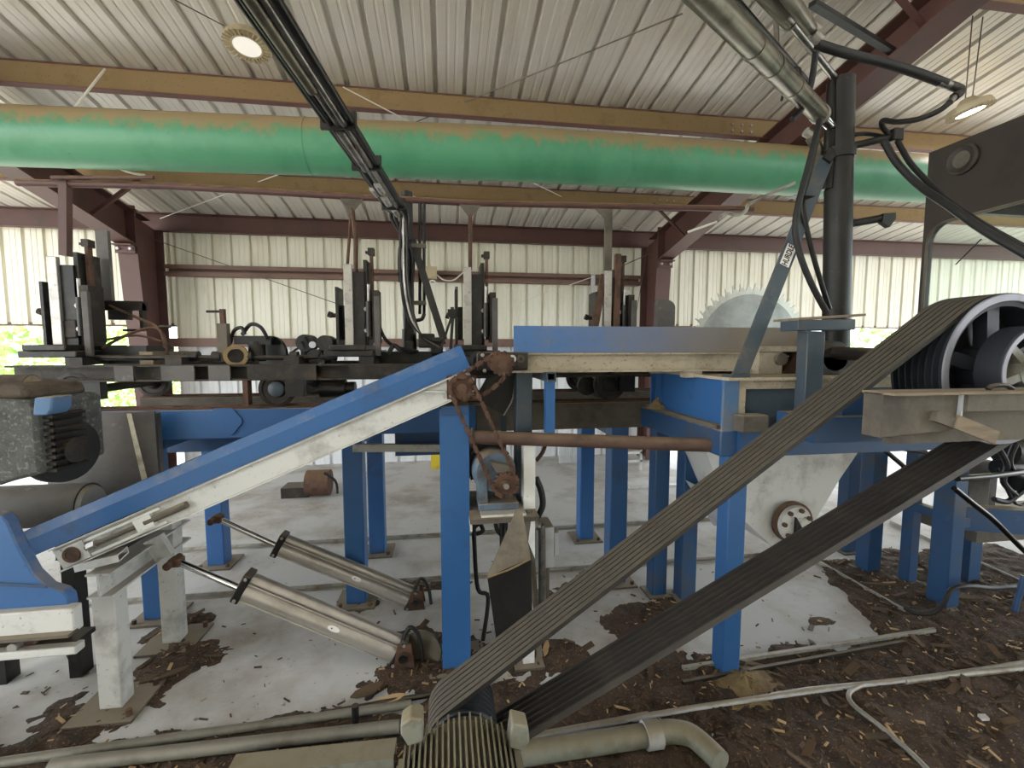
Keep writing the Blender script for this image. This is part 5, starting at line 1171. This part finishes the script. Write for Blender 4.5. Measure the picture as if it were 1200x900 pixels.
a, c = Z0(600, 885, .06), Z0(755, 862, .06)
B().cyl(a, c, .045, seg=24).build('pipe', 'motor', t)
d = (c-a).normalized(); B().cyl(c, c+d*.07, .056, seg=24).build('coupling', 'boxgrey', t)
B().tube([c+d*.06, c+d*.13, c+d*.18+V((.02, -.03, -.0)), c+d*.21+V((.03, -.09, -.01)), c+d*.23+V((.03, -.16, -.01))], .046, 18, 5).build('elbow', 'motor', t)
# rails running away on the right
for (x0_, y0_), (x1_, y1_), lab in (((1062, 716), (952, 654), 'steel strip running away from the viewer beside the white hopper'), ((1200, 683), (1045, 612), 'pale steel strip running away behind the front right post')):
    p0, p1 = Z0(x0_, y0_, .012), Z0(x1_, y1_, .012)
    single(B().prof(p0, p1, [(-.02, -.012), (.02, -.012), (.02, .0), (-.012, .0), (-.012, .02), (-.02, .02)]), 'floor_rail', 'rail', lab, 'floor rail', smooth=False)
q = Z0(417, 858, 0); single(B().cyl((q.x, q.y, 0), (q.x, q.y, .13), .016, seg=12), 'stub_post', 'black', 'short black stub post standing in the litter left of the motor', 'post')
# far floor things
single(B().box((at(505, 540, 6.5).x, 6.5, 0), (at(518, 540, 6.5).x, 6.6, .55)), 'guard_post', 'yellow', 'yellow post against the pale skirt just left of the big blue post', 'post')
t = thing('scrap_engine', 'rusty old machine part on the far floor under the incline', 'machine part', at(372, 560, 5.5))
q = at(372, 548, 5.5); 
B().cyl((q.x-.12, 5.5, .16), (q.x+.14, 5.5, .16), .15, seg=18).build('drum', 'rust', t); B().box((q.x-.4, 5.45, 0), (q.x-.1, 5.7, .12)).build('base', 'iron', t)
B().tube([(q.x+.1, 5.4, .3), (q.x+.22, 5.4, .2), (q.x+.24, 5.4, .05)], .015, 6, 4).build('hose', 'rubber', t)
bb = B(); q = at(668, 540, 6.55)
pr = [(q.x-.17+.012*i, 6.55+.02*(i % 2)) for i in range(29)]
bb.add([(x, y, 0) for x, y in pr]+[(x, y+.12, .5) for x, y in pr], [(i, i+1, 30+i-1, 29+i) for i in range(28)])
single(bb, 'sheet_offcut', 'pale', 'small ribbed sheet offcut leaning on the back wall', 'metal sheet', smooth=False)
t = thing('wire_rack', 'small white rack on the far floor between blue posts', 'rack', at(742, 555, 6.0))
q0, q1 = at(735, 560, 6.0), at(752, 560, 6.0); 
for z in (.12, .24, .34): B().box((q0.x-.12, 6.0, z), (q1.x, 6.3, z+.035)).build('shelf', 'white', t)
for x_ in (q0.x-.12, q1.x-.03): B().box((x_, 6.0, 0), (x_+.03, 6.03, .42)).build('leg', 'white', t)
single(B().box((q0.x-.3, 5.2, 0), (q1.x+1.2, 5.26, .03)), 'floor_board', 'white', 'pale board lying on the slab in front of the white rack', 'board')
# wall junction box
t = thing('junction_box', 'tan box with a pale coiled cord on the middle girt', 'electrical box', at(505, 330, 6.78))
q0, q1 = at(499, 312, 6.7), at(512, 326, 6.7); B().box((q0.x, 6.7, q1.z), (q1.x, 6.8, q0.z)).build('box', 'lampbody', t)
q = at(507, 333, 6.7); B().lathe(q, (0, -1, 0), [(.04, 0), (.06, 0), (.06, .02), (.04, .02)], 20, True).build('cord_coil', 'rope', t)
B().tube([at(512, 322, 6.75), at(520, 328, 6.72), at(532, 328, 6.72), at(543, 319, 6.75)], .01, 6, 5).build('cord', 'rope', t)
single(B().box((at(695, 350, 6.8).x-.03, 6.8, at(696, 382, 6.8).z), (at(695, 350, 6.8).x+.03, 6.84, at(696, 322, 6.8).z)), 'wall_bracket', 'boxgrey', 'pale upright bar on the wall left of the flat topped hanger', 'bracket')
# ================================================================== BARK LITTER
from mathutils import noise as NZ
def blob(x, y, cx, cy, rx, ry): return max(0, 1-((x-cx)/rx)**2-((y-cy)/ry)**2)
def litter_h(x, y):
    n = NZ.fractal(V((x*2.3, y*2.3, 0)), .8, 2.1, 5); n2 = NZ.fractal(V((x*11, y*11, 3)), .8, 2.1, 4)
    h = 0
    edge = 2.19+.13*n-.03*blob(x, 2, -1.0, 2, .7, 9)
    if x > .75: edge = 2.27+.14*n
    if x > 2.55: edge = 2.27+min(1, (x-2.55)/.5)*1.0+.15*n
    h += max(0, min(1, (edge-y)/.10))*.022
    for c in ((.55, 2.35, .28, .22, 1.0), (1.2, 2.62, .32, .25, .9), (1.5, 2.75, .3, .25, .8), (-.2, 2.3, .32, .22, .9), (.1, 2.5, .5, .2, .6), (-1.66, 2.32, .34, .22, .9), (-1.45, 2.62, .3, .22, .8),
              (-1.75, 3.0, .3, .22, .7), (-.62, 3.1, .22, .14, .7), (1.0, 3.2, .25, .14, .5), (-.2, 3.25, .5, .1, .5), (-2.0, 2.4, .4, .25, .4), (.75, 3.05, .3, .1, .4), (-.15, 2.65, .25, .2, .6), (2.35, 2.45, .14, .08, .45), (1.24, 2.1, .4, .25, .8)):
        h += blob(x, y, *c[:4])*c[4]*.03*(.6+.8*n)
    return h*(1+.5*n2)+.005*n2*min(1, h*60)-.006
gx0, gx1, gy0, gy1, st = -3.0, 4.8, .75, 3.5, .022
nx, ny = int((gx1-gx0)/st), int((gy1-gy0)/st)
vs = []; 
for j in range(ny+1):
    for i in range(nx+1):
        x, y = gx0+i*st, gy0+j*st; vs.append((x, y, litter_h(x, y)))
fs = []
for j in range(ny):
    for i in range(nx):
        a = j*(nx+1)+i; q = (a, a+1, a+nx+2, a+nx+1)
        if max(vs[k][2] for k in q) > 0: fs.append(q)
used = sorted({k for f in fs for k in f}); rm = {k: i for i, k in enumerate(used)}
bb = B(); bb.v = [V(vs[k]) for k in used]; bb.f = [[rm[k] for k in f] for f in fs]; bb.mi = [0]*len(fs)
o = bb.build('bark_litter', 'litter'); tag(o, 'dark brown bark and sawdust litter spread over the front floor', 'litter', None, 'stuff')
rnd = random.Random(3)
def chips(n, m, name, label, smin, smax, thresh):
    bb = B(); c = 0; tries = 0
    while c < n and tries < n*30:
        tries += 1
        x, y = rnd.uniform(-2.6, 4.2), rnd.uniform(.95, 3.4)
        h = litter_h(x, y)
        if h < thresh and rnd.random() > .035: continue
        if h < thresh: h = 0
        l = rnd.uniform(smin, smax)*(1 if rnd.random() > .06 else 2.4); w = l*rnd.uniform(.12, .4)
        a = rnd.uniform(0, PI); d = V((math.cos(a), math.sin(a), rnd.uniform(-.25, .35))).normalized()
        p = V((x, y, max(h, 0)+.004+abs(d.z)*l*.4)); bb.bar(p-d*l/2, p+d*l/2, w, .004, (rnd.uniform(-.4, .4), rnd.uniform(-.4, .4), 1)); c += 1
    o = bb.build(name, m, smooth=False); tag(o, label, 'wood chips', None, 'stuff')
chips(5200, 'chip', 'bark_chips', 'brown bark flakes scattered over the litter', .012, .045, .002)
chips(1100, 'chip2', 'wood_chips', 'pale wood slivers scattered over the litter', .010, .035, .002)
# a few larger slabs of bark
for k, (px, py, l, w, a, lab, m) in enumerate(((430, 810, .16, .07, .3, 'broad reddish bark flake beside the black stub post', 'chip'), (452, 822, .2, .05, .15, 'pale split slab beside the end of the grey pipe', 'chip2'),
        (1030, 685, .3, .03, -.5, 'long bark strip lying between the right blue posts', 'chip'), (640, 760, .12, .03, 1.2, 'pale splinter on the bark heap below the upper belts', 'chip2'), (1130, 700, .22, .05, -.4, 'curled bark slab right of the front right post', 'chip'), (200, 790, .16, .035, .5, 'bark strip right of the near white leg', 'chip'))):
    p = atz(px, py, .03); d = V((math.cos(a), math.sin(a), .1)); n_ = 7; bb = B(); s_ = V((-math.sin(a), math.cos(a), 0)); pts = []
    for i in range(n_): f = i/(n_-1); pts.append(p+d*l*(f-.5)+s_*w*.5*math.sin(PI*f)**.5*(.8+.4*rnd.random()))
    for i in range(n_): f = 1-i/(n_-1); pts.append(p+d*l*(f-.5)-s_*w*.5*math.sin(PI*f)**.5*(.8+.4*rnd.random()))
    pts = [q for i, q in enumerate(pts) if i not in (n_, )]
    single(bb.prism(pts, (0, 0, .008)), 'bark_slab', m, lab, 'bark')
q = atz(1152, 842, .03); single(B().prism([q+V((-.02, -.012, 0)), q+V((.015, -.015, 0)), q+V((.025, .01, 0)), q+V((-.01, .015, 0))], (0, 0, .012)), 'wood_block', 'white', 'small white scrap lying on the litter at the lower right', 'scrap')
# ================================================================== OUTSIDE
def shrub(c, r, label, n=900, m='leaf'):
    bb = B(); c = V(c); rd = random.Random(int(c.x*100))
    for _ in range(n):
        v = V((rd.gauss(0, 1), rd.gauss(0, 1), rd.gauss(0, 1))).normalized()*r*(.55+.45*rd.random())
        p = c+V((v.x*1.2, v.y, v.z)); 
        if p.z < -.1: continue
        a = V((rd.uniform(-1, 1), rd.uniform(-1, 1), rd.uniform(-1, 1))).normalized(); b_ = a.orthogonal().normalized(); s_ = r*.10*rd.uniform(.6, 1.3)
        bb.add([p-a*s_, p+b_*s_*.5, p+a*s_, p-b_*s_*.5], [(0, 1, 2, 3)])
    t = thing('shrub', label, 'shrub', (c.x, c.y, -.13), 'sunlit shrubs outside the shed')
    o = bb.build('foliage', m, t, smooth=False); o['kind'] = 'stuff'
    B().cyl((c.x, c.y, -.13), (c.x, c.y, c.z), .05, seg=8).build('stem', 'wood', t)
for x, y, z, r, lab in ((-11.6, 12, 1.1, 1.2, 'sunlit bright green shrub seen at the far left through the wall gap'), (-8.8, 13.6, 1.2, 1.3, 'tall bright shrub behind the left knee through the wall gap'), (-6.4, 11.2, .5, .8, 'low bright shrub outside behind the left column'), (-13.2, 15.5, 1.3, 1.6, 'farthest bright shrub outside beyond the left edge'),
                     (15.5, 13.0, 1.7, 2.0, 'large sunlit shrub outside seen through the cab glass'), (23, 17, 2.2, 2.6, 'rounded tree like shrub outside behind the cab')):
    shrub((x, y, z), r, lab, 1100)
t = thing('white_trailer', 'overexposed white trailer parked outside behind the right wall gap', 'trailer', (11.5, 10.5, -.13))
B().box((8.6, 10.2, .75), (13.5, 11.6, 1.72)).build('body', 'white_clean', t, bevel=.04)
for x in (10.6, 12.4):
    w_ = B().cyl((x, 10.12, .32), (x, 10.35, .32), .42, seg=28).build('wheel', 'rubber', t); B().cyl((x, 10.09, .32), (x, 10.13, .32), .22, seg=20).build('hub', 'steel', w_)
B().lathe((11.0, 10.17, 1.65), (0, -1, 0), [(.30, 0), (.36, 0), (.36, .06), (.30, .06)], 28, True).build('fender_ring', 'boxgrey', t)
# ================================================================== LIGHT
w = bpy.data.worlds.new('sky'); SC.world = w; w.use_nodes = True
nt = w.node_tree; bg = nt.nodes['Background']
bg.inputs['Color'].default_value = (.88, .94, 1.0, 1); bg.inputs['Strength'].default_value = SKY
sd = bpy.data.lights.new('sun', 'SUN'); sd.energy = SUN; sd.angle = .02; sd.color = (1, .96, .9)
so = bpy.data.objects.new('sun', sd); COL.objects.link(so); so.rotation_euler = (math.radians(38), math.radians(-28), 0)
# added fill lamps, unseen, behind and beside the viewer to brighten the shed
for x, y in ((2.6, .2), (-4.2, .2), (-.8, -.2), (5.0, 3.6)):
    ld = bpy.data.lights.new('added_fill_lamp', 'AREA'); ld.shape = 'DISK'; ld.size = .3; ld.energy = LAMP; ld.color = (1, .98, .95)
    lo = bpy.data.objects.new('added_fill_lamp', ld); COL.objects.link(lo); lo.location = (x, y, min(roof_z(y)-.22, 3.88 if y > 2 else 9))
SC.view_settings.view_transform = 'Standard'; SC.view_settings.look = 'None'; SC.view_settings.gamma = 1; SC.view_settings.use_curve_mapping = False
SC.view_settings.exposure = EXPO
